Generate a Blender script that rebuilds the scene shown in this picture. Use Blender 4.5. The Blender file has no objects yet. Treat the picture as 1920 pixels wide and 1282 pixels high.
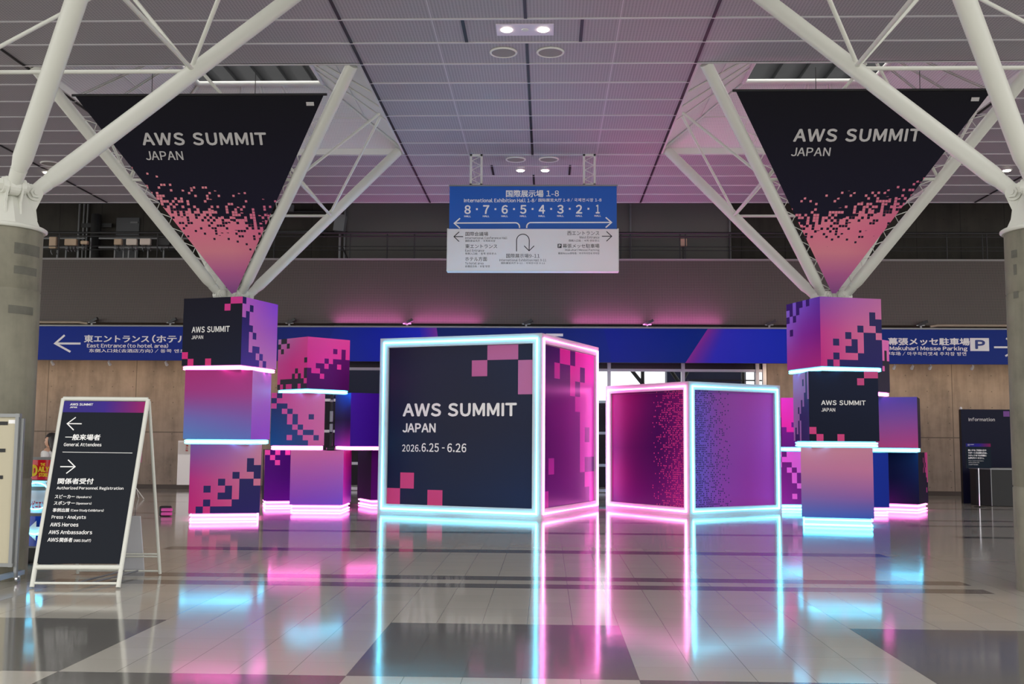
import bpy, math, random
from mathutils import Vector as V, Matrix
from math import sin, cos, pi, radians
random.seed(7)
SC = bpy.context.scene
COL = SC.collection

# ------------------------------------------------------------------ camera
YAW, PITCH, ROLL, FPX = .0336, .0911, .0073, 1986.5
_f0, _r0, _u0 = V((-sin(YAW), cos(YAW), 0)), V((cos(YAW), sin(YAW), 0)), V((0, 0, 1))
_f = _f0 * cos(PITCH) + _u0 * sin(PITCH)
_u = _u0 * cos(PITCH) - _f0 * sin(PITCH)
_r = _r0 * cos(ROLL) + _u * sin(ROLL)
_u = _u * cos(ROLL) - _r0 * sin(ROLL)
cam_d = bpy.data.cameras.new('camera')
cam_d.sensor_width = 36.0
cam_d.lens = 36.0 * FPX / 1920
cam_d.clip_end = 300
cam = bpy.data.objects.new('camera', cam_d)
COL.objects.link(cam)
cam.matrix_world = Matrix(((_r.x, _u.x, -_f.x, .34), (_r.y, _u.y, -_f.y, 0), (_r.z, _u.z, -_f.z, 1.5), (0, 0, 0, 1)))
SC.camera = cam

# ------------------------------------------------------------------ light and exposure
SC.view_settings.view_transform = 'Standard'
SC.view_settings.look = 'None'
SC.view_settings.exposure = 0.5
SC.view_settings.gamma = 1.0
SC.view_settings.use_curve_mapping = False
W = bpy.data.worlds.new('daylight')
SC.world = W
W.use_nodes = True
W.node_tree.nodes['Background'].inputs[0].default_value = (1.0, .985, .955, 1)
W.node_tree.nodes['Background'].inputs[1].default_value = 1.5
SC.cycles.max_bounces = 7
SC.cycles.diffuse_bounces = 4
SC.cycles.glossy_bounces = 3
SC.cycles.transmission_bounces = 4
SC.cycles.sample_clamp_indirect = 4.0
SC.cycles.use_denoising = True

NEON = 4.2            # brightness of the LED tubes
CEIL_W = 170           # watts of one ceiling downlight
WASH_W = 24           # watts of one warm wall washer
FLOOD_W = 24          # watts of one coloured floodlight

# ------------------------------------------------------------------ helpers
def lin(c):
    return tuple((x / 255 / 12.92) if x / 255 <= .04045 else ((x / 255 + .055) / 1.055) ** 2.4 for x in c[:3])

def mix(a, b, t):
    return tuple(a[i] + (b[i] - a[i]) * t for i in range(3))

def mat(name, c=(200, 200, 200), rough=.5, metal=0., spec=.5, emit=None, estr=0., coat=0.):
    m = bpy.data.materials.new(name)
    m.use_nodes = True
    b = m.node_tree.nodes['Principled BSDF']
    b.inputs['Base Color'].default_value = (*lin(c), 1)
    b.inputs['Roughness'].default_value = rough
    b.inputs['Metallic'].default_value = metal
    b.inputs['Specular IOR Level'].default_value = spec
    if coat:
        b.inputs['Coat Weight'].default_value = coat
        b.inputs['Coat Roughness'].default_value = .08
    if emit:
        b.inputs['Emission Color'].default_value = (*emit, 1)
        b.inputs['Emission Strength'].default_value = estr
    return m

class NT:
    """small node-graph helper"""
    def __init__(s, m):
        s.t = m.node_tree
        s.b = s.t.nodes['Principled BSDF']
    def n(s, typ, **kw):
        x = s.t.nodes.new(typ)
        for k, v in kw.items():
            setattr(x, k, v)
        return x
    def l(s, a, b):
        s.t.links.new(a, b)
    def val(s, sock, v):
        if hasattr(v, 'is_linked') or isinstance(v, bpy.types.NodeSocket):
            s.l(v, sock)
        else:
            sock.default_value = v
    def m(s, op, a, b=0., c=None):
        x = s.n('ShaderNodeMath', operation=op)
        s.val(x.inputs[0], a); s.val(x.inputs[1], b)
        if c is not None: s.val(x.inputs[2], c)
        return x.outputs[0]
    def mixc(s, f, a, b):
        x = s.n('ShaderNodeMix', data_type='RGBA')
        s.val(x.inputs['Factor'], f)
        for nm, v in (('A', a), ('B', b)):
            k = [i for i in x.inputs if i.name == nm and i.type == 'RGBA'][0]
            if isinstance(v, tuple): k.default_value = (*v, 1)
            else: s.l(v, k)
        return [o for o in x.outputs if o.type == 'RGBA'][0]
    def obj(s):
        return s.n('ShaderNodeTexCoord').outputs['Object']
    def pos(s):
        return s.n('ShaderNodeNewGeometry').outputs['Position']
    def xyz(s, v):
        x = s.n('ShaderNodeSeparateXYZ'); s.l(v, x.inputs[0]); return x.outputs
    def noise(s, vec, scale, detail=3, rough=.6):
        x = s.n('ShaderNodeTexNoise'); s.l(vec, x.inputs['Vector'])
        x.inputs['Scale'].default_value = scale; x.inputs['Detail'].default_value = detail
        x.inputs['Roughness'].default_value = rough
        return x.outputs[0]
    def ramp(s, f, stops):
        x = s.n('ShaderNodeValToRGB'); s.l(f, x.inputs[0])
        e = x.color_ramp.elements
        while len(e) < len(stops): e.new(.5)
        for i, (p, c) in enumerate(stops):
            e[i].position = p; e[i].color = (*c, 1)
        return x.outputs[0]

class MB:
    """collects polygons (with a material slot and optional corner colours) for ONE mesh"""
    def __init__(s):
        s.v, s.f, s.mi, s.col, s.uv, s.sm = [], [], [], [], [], []
    def face(s, pts, mi=0, col=None, uv=None, smooth=False):
        i = len(s.v)
        s.v += [V(p) for p in pts]
        s.f.append(tuple(range(i, i + len(pts))))
        s.mi.append(mi); s.col.append(col); s.uv.append(uv); s.sm.append(smooth)
    def raw(s, vs, fs, mi=0, smooth=False):
        i = len(s.v)
        s.v += [V(p) for p in vs]
        for f in fs:
            s.f.append(tuple(i + k for k in f)); s.mi.append(mi); s.col.append(None); s.uv.append(None); s.sm.append(smooth)
    def hexa(s, p, mi=0):   # 8 points: bottom 4 ccw, top 4 ccw
        s.raw(p, [(3, 2, 1, 0), (4, 5, 6, 7), (0, 1, 5, 4), (1, 2, 6, 5), (2, 3, 7, 6), (3, 0, 4, 7)], mi)
    def box(s, c, d, rz=0., mi=0):
        c = V(c); x, y, z = d[0] / 2, d[1] / 2, d[2] / 2
        R = Matrix.Rotation(rz, 3, 'Z')
        s.hexa([c + R @ V(q) for q in ((-x, -y, -z), (x, -y, -z), (x, y, -z), (-x, y, -z), (-x, -y, z), (x, -y, z), (x, y, z), (-x, y, z))], mi)
    def bevbox(s, c, d, rz=0., b=.01, mi=0):
        """box with chamfered vertical and top edges"""
        c = V(c); x, y, z = d[0] / 2, d[1] / 2, d[2] / 2
        R = Matrix.Rotation(rz, 3, 'Z')
        def ring(k, zz):
            X, Y = x - k, y - k
            return [c + R @ V((px, py, zz)) for px, py in ((-X + b, -Y), (X - b, -Y), (X, -Y + b), (X, Y - b), (X - b, Y), (-X + b, Y), (-X, Y - b), (-X, -Y + b))]
        r = [ring(b, -z), ring(0, -z + b), ring(0, z - b), ring(b, z)]
        vs = sum(r, []); fs = [tuple(range(7, -1, -1)), tuple(range(24, 32))]
        for k in range(3):
            for j in range(8):
                fs.append((k * 8 + j, k * 8 + (j + 1) % 8, k * 8 + 8 + (j + 1) % 8, k * 8 + 8 + j))
        s.raw(vs, fs, mi)
    def tube(s, pts, r, n=8, mi=0, closed=False, smooth=True):
        pts = [V(p) for p in pts]; m = len(pts)
        rs = r if isinstance(r, (list, tuple)) else [r] * m
        vs = []; prev = None
        for i, p in enumerate(pts):
            if closed: d = (pts[(i + 1) % m] - pts[i - 1])
            else: d = pts[min(i + 1, m - 1)] - pts[max(i - 1, 0)]
            d = d.normalized()
            a = prev - d * prev.dot(d) if prev else (V((0, 0, 1)) if abs(d.z) < .9 else V((1, 0, 0)))
            a = (a - d * a.dot(d)).normalized(); prev = a
            b = d.cross(a)
            k = rs[i]
            if closed or 0 < i < m - 1:
                e1 = (pts[i] - pts[i - 1]).normalized(); e2 = (pts[(i + 1) % m] - pts[i]).normalized()
                cs = max(.5, math.sqrt(max(0, (1 + e1.dot(e2)) / 2)))
                side = (e2 - e1)
                if side.length > 1e-4:
                    side.normalize()
                    for j in range(n):
                        o = a * cos(2 * pi * j / n) + b * sin(2 * pi * j / n)
                        o = o + side * o.dot(side) * (1 / cs - 1)
                        vs.append(p + o * k)
                    continue
            for j in range(n):
                vs.append(p + (a * cos(2 * pi * j / n) + b * sin(2 * pi * j / n)) * k)
        fs = []
        for i in range(m if closed else m - 1):
            for j in range(n):
                q = (i + 1) % m
                fs.append((i * n + j, i * n + (j + 1) % n, q * n + (j + 1) % n, q * n + j))
        if not closed:
            s.raw(vs, fs, mi, smooth)
            s.raw(vs[:n], [tuple(range(n - 1, -1, -1))], mi)
            s.raw(vs[-n:], [tuple(range(n))], mi)
        else:
            s.raw(vs, fs, mi, smooth)
    def lathe(s, c, prof, n=32, mi=0, smooth=True):
        c = V(c); vs = []
        for (r, z) in prof:
            for j in range(n):
                vs.append(c + V((r * cos(2 * pi * j / n), r * sin(2 * pi * j / n), z)))
        fs = []
        for i in range(len(prof) - 1):
            for j in range(n):
                fs.append((i * n + j, i * n + (j + 1) % n, (i + 1) * n + (j + 1) % n, (i + 1) * n + j))
        s.raw(vs, fs, mi, smooth)
        s.raw(vs[:n], [tuple(range(n - 1, -1, -1))], mi); s.raw(vs[-n:], [tuple(range(n))], mi)
    def prism(s, poly, off, mi=0):
        off = V(off); n = len(poly); a = [V(p) for p in poly]; b = [p + off for p in a]
        s.raw(a + b, [tuple(range(n - 1, -1, -1)), tuple(range(n, 2 * n))] + [(i, (i + 1) % n, n + (i + 1) % n, n + i) for i in range(n)], mi)
    def build(s, name, mats, parent=None, loc=None):
        o0 = V(loc) if loc is not None else V((0, 0, 0))
        me = bpy.data.meshes.new(name)
        base = o0
        p = parent
        while p is not None:
            base = base + V(p.location); p = p.parent
        me.from_pydata([tuple(q - base) for q in s.v], [], s.f)
        for m in (mats if isinstance(mats, (list, tuple)) else [mats]): me.materials.append(m)
        me.polygons.foreach_set('material_index', s.mi)
        me.polygons.foreach_set('use_smooth', s.sm)
        if any(c is not None for c in s.col):
            at = me.color_attributes.new('art', 'FLOAT_COLOR', 'CORNER')
            k = 0
            for f, c in zip(s.f, s.col):
                for j in range(len(f)):
                    q = c[j] if c is not None else (.02, .02, .04)
                    at.data[k].color = (*q, 1); k += 1
        if any(u is not None for u in s.uv):
            L = me.uv_layers.new(name='UVMap'); k = 0
            for f, u in zip(s.f, s.uv):
                for j in range(len(f)):
                    if u is not None: L.data[k].uv = u[j]
                    k += 1
        me.update()
        o = bpy.data.objects.new(name, me)
        COL.objects.link(o)
        o.location = o0
        if parent is not None: o.parent = parent
        return o

def tag(o, label, cat, group=None):
    o['label'] = label; o['category'] = cat
    if group: o['group'] = group
    return o
def thing(name, label, cat, loc, group=None):
    o = bpy.data.objects.new(name, None); COL.objects.link(o)
    o.empty_display_size = .1; o.location = loc
    return tag(o, label, cat, group)
def struct(o):
    o['kind'] = 'structure'; return o

class Panel:
    """flat panel: u to the right, v down, both 0..1"""
    def __init__(s, TL, TR, BL):
        s.o, s.x, s.y = V(TL), V(TR) - V(TL), V(BL) - V(TL)
        s.n = -(s.x.cross(s.y)).normalized()
    def p(s, u, v, w=0.):
        return s.o + s.x * u + s.y * v + s.n * w

_glyphs = {}
def glyph(ch):
    """outline of one character in em units: (points, faces, advance)"""
    if ch not in _glyphs:
        if ch == ' ': _glyphs[ch] = ([], [], .27)
        elif ch == 'I': _glyphs[ch] = ([(.075, 0), (.165, 0), (.165, .733), (.075, .733)], [(0, 1, 2, 3)], .24)
        else:
            latin = 33 <= ord(ch) <= 126
            c = bpy.data.curves.new('t', 'FONT'); c.body = chr(ord(ch) + 0xFEE0) if latin else ch; c.resolution_u = 3
            o = bpy.data.objects.new('t', c); COL.objects.link(o)
            bpy.context.view_layer.update()
            me = bpy.data.meshes.new_from_object(o.evaluated_get(bpy.context.evaluated_depsgraph_get()))
            vs = [(q.co.x, q.co.y) for q in me.vertices]; fs = [tuple(f.vertices) for f in me.polygons]
            bpy.data.objects.remove(o); bpy.data.curves.remove(c); bpy.data.meshes.remove(me)
            if latin or ch == '–':
                x0, x1 = min(q[0] for q in vs), max(q[0] for q in vs)
                k = {'-': .45, '–': .55, '/': .55}.get(ch, 1.)
                sb = .015 if ch in 'AVWYTvwyJ' else .055 if ch in 'aeosctfr()' else .07
                _glyphs[ch] = ([((x - x0) * k + sb, y) for x, y in vs], fs, (x1 - x0) * k + 2 * sb)
            else: _glyphs[ch] = (vs, fs, 1.0)
    return _glyphs[ch]
def text(mb, P, s, u0, v0, u1, v1, bold=.012, space=1.0, lift=.004, mi=0):
    """set a line of type so that its ink fills the given panel rectangle; weight is added by spreading the outline"""
    VS, FS, x = [], [], 0.
    for ch in s:
        vs, fs, adv = glyph(ch)
        k = len(VS); VS += [(x + a, b) for a, b in vs]; FS += [tuple(k + j for j in f) for f in fs]
        x += adv + (space - 1) * .6
    x0, x1 = min(q[0] for q in VS), max(q[0] for q in VS); y0, y1 = min(q[1] for q in VS), max(q[1] for q in VS)
    r = bold * 1.55
    offs = [(0, 0)] if r < .008 else [(r * cos(2 * pi * j / 6 + .3), r * sin(2 * pi * j / 6 + .3)) for j in range(6)] if r > .028 else [(r, r * .6), (-r, -r * .6), (r, -r * .6), (-r, r * .6)]
    x0 -= r; x1 += r; y0 -= r; y1 += r
    for j, (dx, dy) in enumerate(offs):
        mb.raw([P.p(u0 + (u1 - u0) * (a + dx - x0) / (x1 - x0), v0 + (v1 - v0) * (y1 - b - dy) / (y1 - y0), lift + .00025 * j) for a, b in VS], FS, mi)
class Lettering:
    """every line of type or mark becomes a part of its own"""
    def __init__(s, parent, mtl, name='lettering'):
        s.a = (parent, mtl, name)
    def t(s, P, *args):
        m = MB(); text(m, P, *args); m.build(s.a[2], s.a[1], s.a[0])
    def k(s, P, lines, w, name='arrow'):
        m = MB()
        for j, l in enumerate(lines): stroke(m, P, l, w, .004 + .0007 * j)
        m.build(name, s.a[1], s.a[0])
    def r(s, P, u0, v0, u1, v1, name='mark', lift=.004):
        m = MB(); rect(m, P, u0, v0, u1, v1, lift); m.build(name, s.a[1], s.a[0])
def stroke(mb, P, pts, w, lift=.004, mi=0):
    """flat mitred line of panel-uv points, width w in metres"""
    q = []
    for u, v in pts:
        p = P.p(u, v, lift)
        if not q or (p - q[-1]).length > 1e-4: q.append(p)
    n = len(q); L, R = [], []
    for i in range(n):
        d0 = (q[i] - q[i - 1]).normalized() if i else (q[1] - q[0]).normalized()
        d1 = (q[i + 1] - q[i]).normalized() if i < n - 1 else d0
        n0, n1 = d0.cross(P.n), d1.cross(P.n)
        m = (n0 + n1).normalized(); k = (w / 2) / max(.35, m.dot(n0))
        L.append(q[i] - m * k); R.append(q[i] + m * k)
    mb.raw(L + R, [(i, i + 1, n + i + 1, n + i) for i in range(n - 1)], mi)
def rect(mb, P, u0, v0, u1, v1, lift=.003, mi=0, col=None):
    mb.face([P.p(u0, v1, lift), P.p(u1, v1, lift), P.p(u1, v0, lift), P.p(u0, v0, lift)], mi, col)

def gcol(g, u, v):
    """g: grid of sRGB rows (top to bottom), smooth interpolation, returns linear"""
    ny, nx = len(g), len(g[0])
    y = v * (ny - 1); x = u * (nx - 1)
    j = min(int(y), ny - 2) if ny > 1 else 0; i = min(int(x), nx - 2) if nx > 1 else 0
    ty, tx = y - j, x - i
    j2, i2 = min(j + 1, ny - 1), min(i + 1, nx - 1)
    return lin(mix(mix(g[j][i], g[j][i2], tx), mix(g[j2][i], g[j2][i2], tx), ty))
def art(mb, P, light, pattern=None, dark=None, n=10, lift=0., mi=0, gain=1.22):
    """printed artwork: a smooth gradient plus square pixels of a second gradient ('#')"""
    for r in range(n):
        for c in range(n):
            g = light; kk = gain
            if pattern and pattern[r][c] == '#': g = dark; kk = 1.
            us = [(c / n, (r + 1) / n), ((c + 1) / n, (r + 1) / n), ((c + 1) / n, r / n), (c / n, r / n)]
            mb.face([P.p(u, v, lift) for u, v in us], mi, [tuple(min(.92, q * kk) for q in gcol(g, u, v)) for u, v in us])

# ------------------------------------------------------------------ materials
def art_mat(name, rough, spec=.5, coat=0.):
    m = mat(name, rough=rough, spec=spec, coat=coat); k = NT(m)
    a = k.n('ShaderNodeVertexColor', layer_name='art')
    k.l(a.outputs[0], k.b.inputs['Base Color'])
    return m
M_ART = art_mat('printed_vinyl', .45, .09)
M_ARTG = art_mat('printed_gloss', .28, .13)
M_WHITE = mat('white_paint', (226, 226, 220), .35)
M_STEEL = mat('white_steel', (218, 219, 210), .38)
M_FRAME = mat('white_laminate', (204, 206, 208), .4)
M_TEXT = mat('white_lettering', (250, 249, 248), .5)
M_TEXTG = mat('grey_lettering', (205, 203, 203), .5)
M_BLACK = mat('black_paint', (22, 22, 24), .5)
M_INK = mat('black_lettering', (40, 40, 42), .6)
M_DARK = mat('dark_metal', (60, 60, 60), .5, .3)
M_GREY = mat('grey_metal', (140, 142, 142), .4, .4)
M_CHROME = mat('chrome', (205, 205, 210), .15, 1.)
M_PINK = mat('pink_led', (255, 200, 235), .4, emit=(1.0, .16, .64), estr=NEON * 1.35)
M_CYAN = mat('cyan_led', (200, 240, 255), .4, emit=(.08, .68, 1.0), estr=NEON * 1.35)
M_LAMP = mat('lamp_glow', (255, 245, 225), .4, emit=(1.0, .86, .66), estr=14)
M_PINKW = mat('pink_led_soft', (255, 200, 235), .4, emit=(1.0, .19, .64), estr=NEON * 2.2)
M_PINKT = mat('pink_added_uplight', (255, 200, 235), .4, emit=(1.0, .16, .50), estr=NEON * 4.8)  # for unseen tubes added to tint the ceiling pink
M_CYANT = mat('cyan_added_uplight', (200, 240, 255), .4, emit=(.25, .6, 1.0), estr=NEON * 2.5)  # for an unseen tube added to tint the ceiling blue
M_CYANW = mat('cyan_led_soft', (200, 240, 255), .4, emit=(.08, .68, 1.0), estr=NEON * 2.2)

def perforated(name, c, pitch, hole, hr=.30, rough=.5, axes='xy', coarse=None):
    m = mat(name, c, rough); k = NT(m); o = k.xyz(k.pos())
    a = o['XYZ'.index(axes[0].upper())]; b = o['XYZ'.index(axes[1].upper())]
    fa = k.m('SUBTRACT', k.m('FRACT', k.m('DIVIDE', a, pitch)), .5); fb = k.m('SUBTRACT', k.m('FRACT', k.m('DIVIDE', b, pitch)), .5)
    d = k.m('SQRT', k.m('ADD', k.m('MULTIPLY', fa, fa), k.m('MULTIPLY', fb, fb)))
    h = k.m('LESS_THAN', d, hr)
    nz = k.noise(k.pos(), .8, 2)
    base = k.mixc(k.m('MULTIPLY', nz, .22), lin(c), lin(tuple(x * .75 for x in c)))
    k.l(k.mixc(h, base, lin(hole)), k.b.inputs['Base Color'])
    return m
M_CEIL = perforated('perforated_ceiling', (178, 175, 178), .05, (140, 138, 141), .30)
M_RECESS = perforated('perforated_recess', (228, 228, 226), .035, (186, 186, 186), .28)
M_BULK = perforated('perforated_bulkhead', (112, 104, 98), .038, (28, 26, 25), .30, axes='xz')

def concrete(name, c, scale=1., joints=None, holes=None):
    m = mat(name, c, .75); k = NT(m); p = k.pos(); o = k.xyz(p)
    n1 = k.noise(p, 1.3 * scale, 5, .62)
    st = k.n('ShaderNodeMapping'); k.l(p, st.inputs[0]); st.inputs['Scale'].default_value = (2.2, 2.2, .25)
    n2 = k.noise(st.outputs[0], 2.2, 4, .6)
    f = k.m('ADD', k.m('MULTIPLY', n1, .6), k.m('MULTIPLY', n2, .5))
    cr = k.ramp(f, [(.30, lin(tuple(x * .72 for x in c))), (.55, lin(c)), (.78, lin(tuple(min(255, x * 1.14) for x in c)))])
    out = cr
    if joints:
        px, ox, pz, oz = joints
        fx = k.m('ABSOLUTE', k.m('SUBTRACT', k.m('FRACT', k.m('DIVIDE', k.m('SUBTRACT', o[0], ox), px)), .5))
        fz = k.m('ABSOLUTE', k.m('SUBTRACT', k.m('FRACT', k.m('DIVIDE', k.m('SUBTRACT', o[2], oz), pz)), .5))
        j = k.m('MAXIMUM', k.m('LESS_THAN', fx, .012 / px), k.m('LESS_THAN', fz, .016 / pz))
        out = k.mixc(k.m('MULTIPLY', j, .65), out, lin(tuple(x * .45 for x in c)))
        # tie holes
        hx = k.m('SUBTRACT', k.m('FRACT', k.m('DIVIDE', o[0], .6)), .5); hz = k.m('SUBTRACT', k.m('FRACT', k.m('DIVIDE', o[2], .45)), .5)
        hx = k.m('MULTIPLY', hx, .6); hz = k.m('MULTIPLY', hz, .45)
        d = k.m('SQRT', k.m('ADD', k.m('MULTIPLY', hx, hx), k.m('MULTIPLY', hz, hz)))
        out = k.mixc(k.m('MULTIPLY', k.m('LESS_THAN', d, .017), .55), out, lin(tuple(x * .4 for x in c)))
    k.l(out, k.b.inputs['Base Color'])
    bp = k.n('ShaderNodeBump'); bp.inputs['Strength'].default_value = .15; bp.inputs['Distance'].default_value = .02
    k.l(n1, bp.inputs['Height']); k.l(bp.outputs[0], k.b.inputs['Normal'])
    return m
M_CONC = concrete('column_concrete', (128, 125, 110), 2.0)
M_WALL = concrete('wall_concrete', (146, 132, 120), 1.0, (2.6, .1, 2.28, 1.62 - 1.14))
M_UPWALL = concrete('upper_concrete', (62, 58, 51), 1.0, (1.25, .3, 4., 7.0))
M_UPPANEL = mat('grey_wall_panel', (112, 110, 106), .6)

def floor_mat():
    m = mat('polished_terrazzo', (180, 176, 168), .12); k = NT(m); p = k.pos(); o = k.xyz(p)
    x, y = o[0], o[1]
    ax = k.m('ABSOLUTE', x)
    def rng(v, a, b):
        return k.m('MULTIPLY', k.m('GREATER_THAN', v, a), k.m('LESS_THAN', v, b))
    # checkered plaza squares in front
    cx = k.m('FLOOR', k.m('DIVIDE', k.m('ADD', x, .925), 1.85)); cyy = k.m('FLOOR', k.m('DIVIDE', k.m('SUBTRACT', y, 6.83), 1.95))
    par = k.m('LESS_THAN', k.m('ABSOLUTE', k.m('SUBTRACT', k.m('FRACT', k.m('MULTIPLY', k.m('ADD', cx, cyy), .5)), 0.0)), .25)
    chk = k.m('MULTIPLY', par, k.m('LESS_THAN', y, 8.78))
    # narrow dark bands across the hall
    bands = None
    for a, b in ((10.86, 11.17), (11.46, 11.78), (14.16, 14.55), (17.02, 17.33), (19.3, 19.55), (20.6, 20.85), (24.2, 24.5), (26.5, 26.9)):
        t = rng(y, a, b); bands = t if bands is None else k.m('MAXIMUM', bands, t)
    gap = k.m('SUBTRACT', 1., rng(ax, 4.8, 6.8))
    dark = k.m('MAXIMUM', chk, k.m('MULTIPLY', bands, gap))
    # tile tone and grout
    vx = k.m('DIVIDE', k.m('ADD', x, .925), .37); vy = k.m('DIVIDE', k.m('SUBTRACT', y, 6.83), .39)
    cb = k.n('ShaderNodeCombineXYZ'); k.l(k.m('FLOOR', vx), cb.inputs[0]); k.l(k.m('FLOOR', vy), cb.inputs[1])
    wn = k.n('ShaderNodeTexWhiteNoise', noise_dimensions='2D'); k.l(cb.outputs[0], wn.inputs['Vector'])
    gx = k.m('ABSOLUTE', k.m('SUBTRACT', k.m('FRACT', k.m('ADD', vx, .5)), .5)); gy = k.m('ABSOLUTE', k.m('SUBTRACT', k.m('FRACT', k.m('ADD', vy, .5)), .5))
    gr = k.m('MAXIMUM', k.m('LESS_THAN', gx, .007), k.m('MULTIPLY', k.m('LESS_THAN', gy, .006), .45))
    sp = k.noise(p, 160., 2, .7)
    big = k.noise(p, .5, 3, .6)
    lt = k.mixc(k.m('ADD', k.m('MULTIPLY', wn.outputs['Value'], .3), k.m('MULTIPLY', sp, .5)), lin((192, 188, 178)), lin((168, 164, 155)))
    dk = k.mixc(sp, lin((122, 120, 115)), lin((100, 98, 94)))
    c = k.mixc(dark, lt, dk)
    c = k.mixc(k.m('MULTIPLY', gr, .6), c, lin((84, 82, 78)))
    k.l(c, k.b.inputs['Base Color'])
    k.b.inputs['IOR'].default_value = 1.55
    rr = k.m('ADD', .062, k.m('ADD', k.m('MULTIPLY', big, .05), k.m('MULTIPLY', wn.outputs['Value'], .02)))
    k.l(rr, k.b.inputs['Roughness'])
    # the tiles are not quite level: each one tips the reflection a little
    w1 = k.m('MULTIPLY', k.m('SUBTRACT', k.noise(p, 2.2, 2, .5), .5), 1.)
    bp = k.n('ShaderNodeBump'); bp.inputs['Strength'].default_value = .03; bp.inputs['Distance'].default_value = .02
    k.l(w1, bp.inputs['Height']); k.l(bp.outputs[0], k.b.inputs['Normal'])
    return m
M_FLOOR = floor_mat()

# ------------------------------------------------------------------ setting: floor, walls, ceiling
CZ = 7.62
TX, TY = 5.55, (11.1, 19.64)      # column grid
HS = 2.79                         # half side of the ceiling openings
mb = MB(); mb.box((0, 14, -.1), (60, 60, .2)); struct(mb.build('floor', M_FLOOR))

def xbreaks():
    return [-26, -TX - HS, -TX + HS, TX - HS, TX + HS, 26]
def ybreaks():
    return [4, TY[0] - HS, TY[0] + HS, TY[1] - HS, TY[1] + HS, 27.09]
mb = MB(); xb, yb = xbreaks(), ybreaks()
for i in range(5):
    for j in range(5):
        if i in (1, 3) and j in (1, 3): continue
        mb.box(((xb[i] + xb[i + 1]) / 2, (yb[j] + yb[j + 1]) / 2, CZ + .05), (xb[i + 1] - xb[i], yb[j + 1] - yb[j], .1))
ceiling = struct(mb.build('ceiling', M_CEIL))
def in_hole(x, y):
    return any(abs(abs(x) - TX) < HS - .01 and abs(y - c) < HS - .01 for c in TY)
mb = MB()
k = -13
while True:
    y = TY[1] - HS + .9306 * k
    if y > 27.1: break
    hole = any(abs(y - c) < HS - .05 for c in TY)
    for a, b in ([(-26, -TX - HS), (-TX + HS, TX - HS), (TX + HS, 26)] if hole else [(-26, 26)]):
        mb.box(((a + b) / 2, y, CZ - .008), (b - a, .035, .016))
    k += 1
for x in (-1.38, 1.38):
    mb.box((x, 15.5, CZ - .003), (.014, 23, .008))
mb.build('ceiling_bars', mat('ceiling_bar', (205, 203, 206), .4), ceiling)
mb = MB()
for x in (-TX - HS - 2.9, -TX - HS, -TX + HS, TX - HS, TX + HS, TX + HS + 2.9):
    sgn = 1 if abs(x) < TX else -1
    xx = x + (.03 if x < 0 else -.03) * sgn
    mb.box((xx, 15.54, CZ - .004), (.045, 23.1, .02))
for a, b in ((4, 15.0), (15.95, 22.5), (24.2, 27.09)):
    mb.box((0, (a + b) / 2, CZ - .004), (.045, b - a, .02))
for y0 in (15.0, 23.3):
    for sx in (-.93, .83):
        mb.box((sx, y0 + .45, CZ - .004), (.05, .86, .02))
mb.build('ceiling_grooves', M_BLACK, ceiling)

# lower back wall with the glazed opening
mb = MB()
for x0, x1 in ((-26, -6.55), (6.55, 26)):
    mb.box(((x0 + x1) / 2, 30.55, 2.35), (x1 - x0, .3, 4.7))
mb.box((0, 30.55, 4.2), (13.1, .3, 1.0))
struct(mb.build('wall_back', M_WALL))
# perforated bulkhead (leans back slightly) and the walkway slab behind it
mb = MB()
mb.hexa([V(q) for q in ((-26, 28.72, 4.62), (26, 28.72, 4.62), (26, 28.80, 4.62), (-26, 28.80, 4.62), (-26, 28.92, 6.42), (26, 28.92, 6.42), (26, 29.0, 6.42), (-26, 29.0, 6.42))])
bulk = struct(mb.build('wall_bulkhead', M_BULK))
mb = MB(); mb.box((0, 28.95, 6.43), (52, .1, .05)); mb.build('coping', mat('coping_metal', (150, 148, 145), .4), bulk)
mb = MB(); mb.box((0, 29.7, 6.33), (52, 1.4, .12)); mb.box((0, 29.6, 4.66), (52, 1.7, .08)); struct(mb.build('floor_walkway', M_DARK))
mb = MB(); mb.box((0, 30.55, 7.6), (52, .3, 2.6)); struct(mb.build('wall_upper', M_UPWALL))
mb = MB(); mb.box((0, 30.33, 7.55), (11.2, .12, 2.3)); uw = struct(mb.build('wall_center', M_UPPANEL))
mb = MB()
for x in (-5.57, -2.45, 2.72, 5.57): mb.box((x, 30.24, 7.55), (.05, .06, 2.3))
mb.build('panel_joint_trim', M_GREY, uw)
mb = MB(); mb.box((0, 28.9, 8.8), (52, 3.6, .1)); mb.box((0, 27.12, 8.2), (52, .06, 1.2)); struct(mb.build('ceiling_rear', M_DARK))
mb = MB()
for s in (-1, 1):
    mb.box((s * 16.5, 30.3, .06), (19.8, .2, .12))
struct(mb.build('baseboard_back', mat('dark_skirting', (72, 62, 58), .6)))
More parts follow.
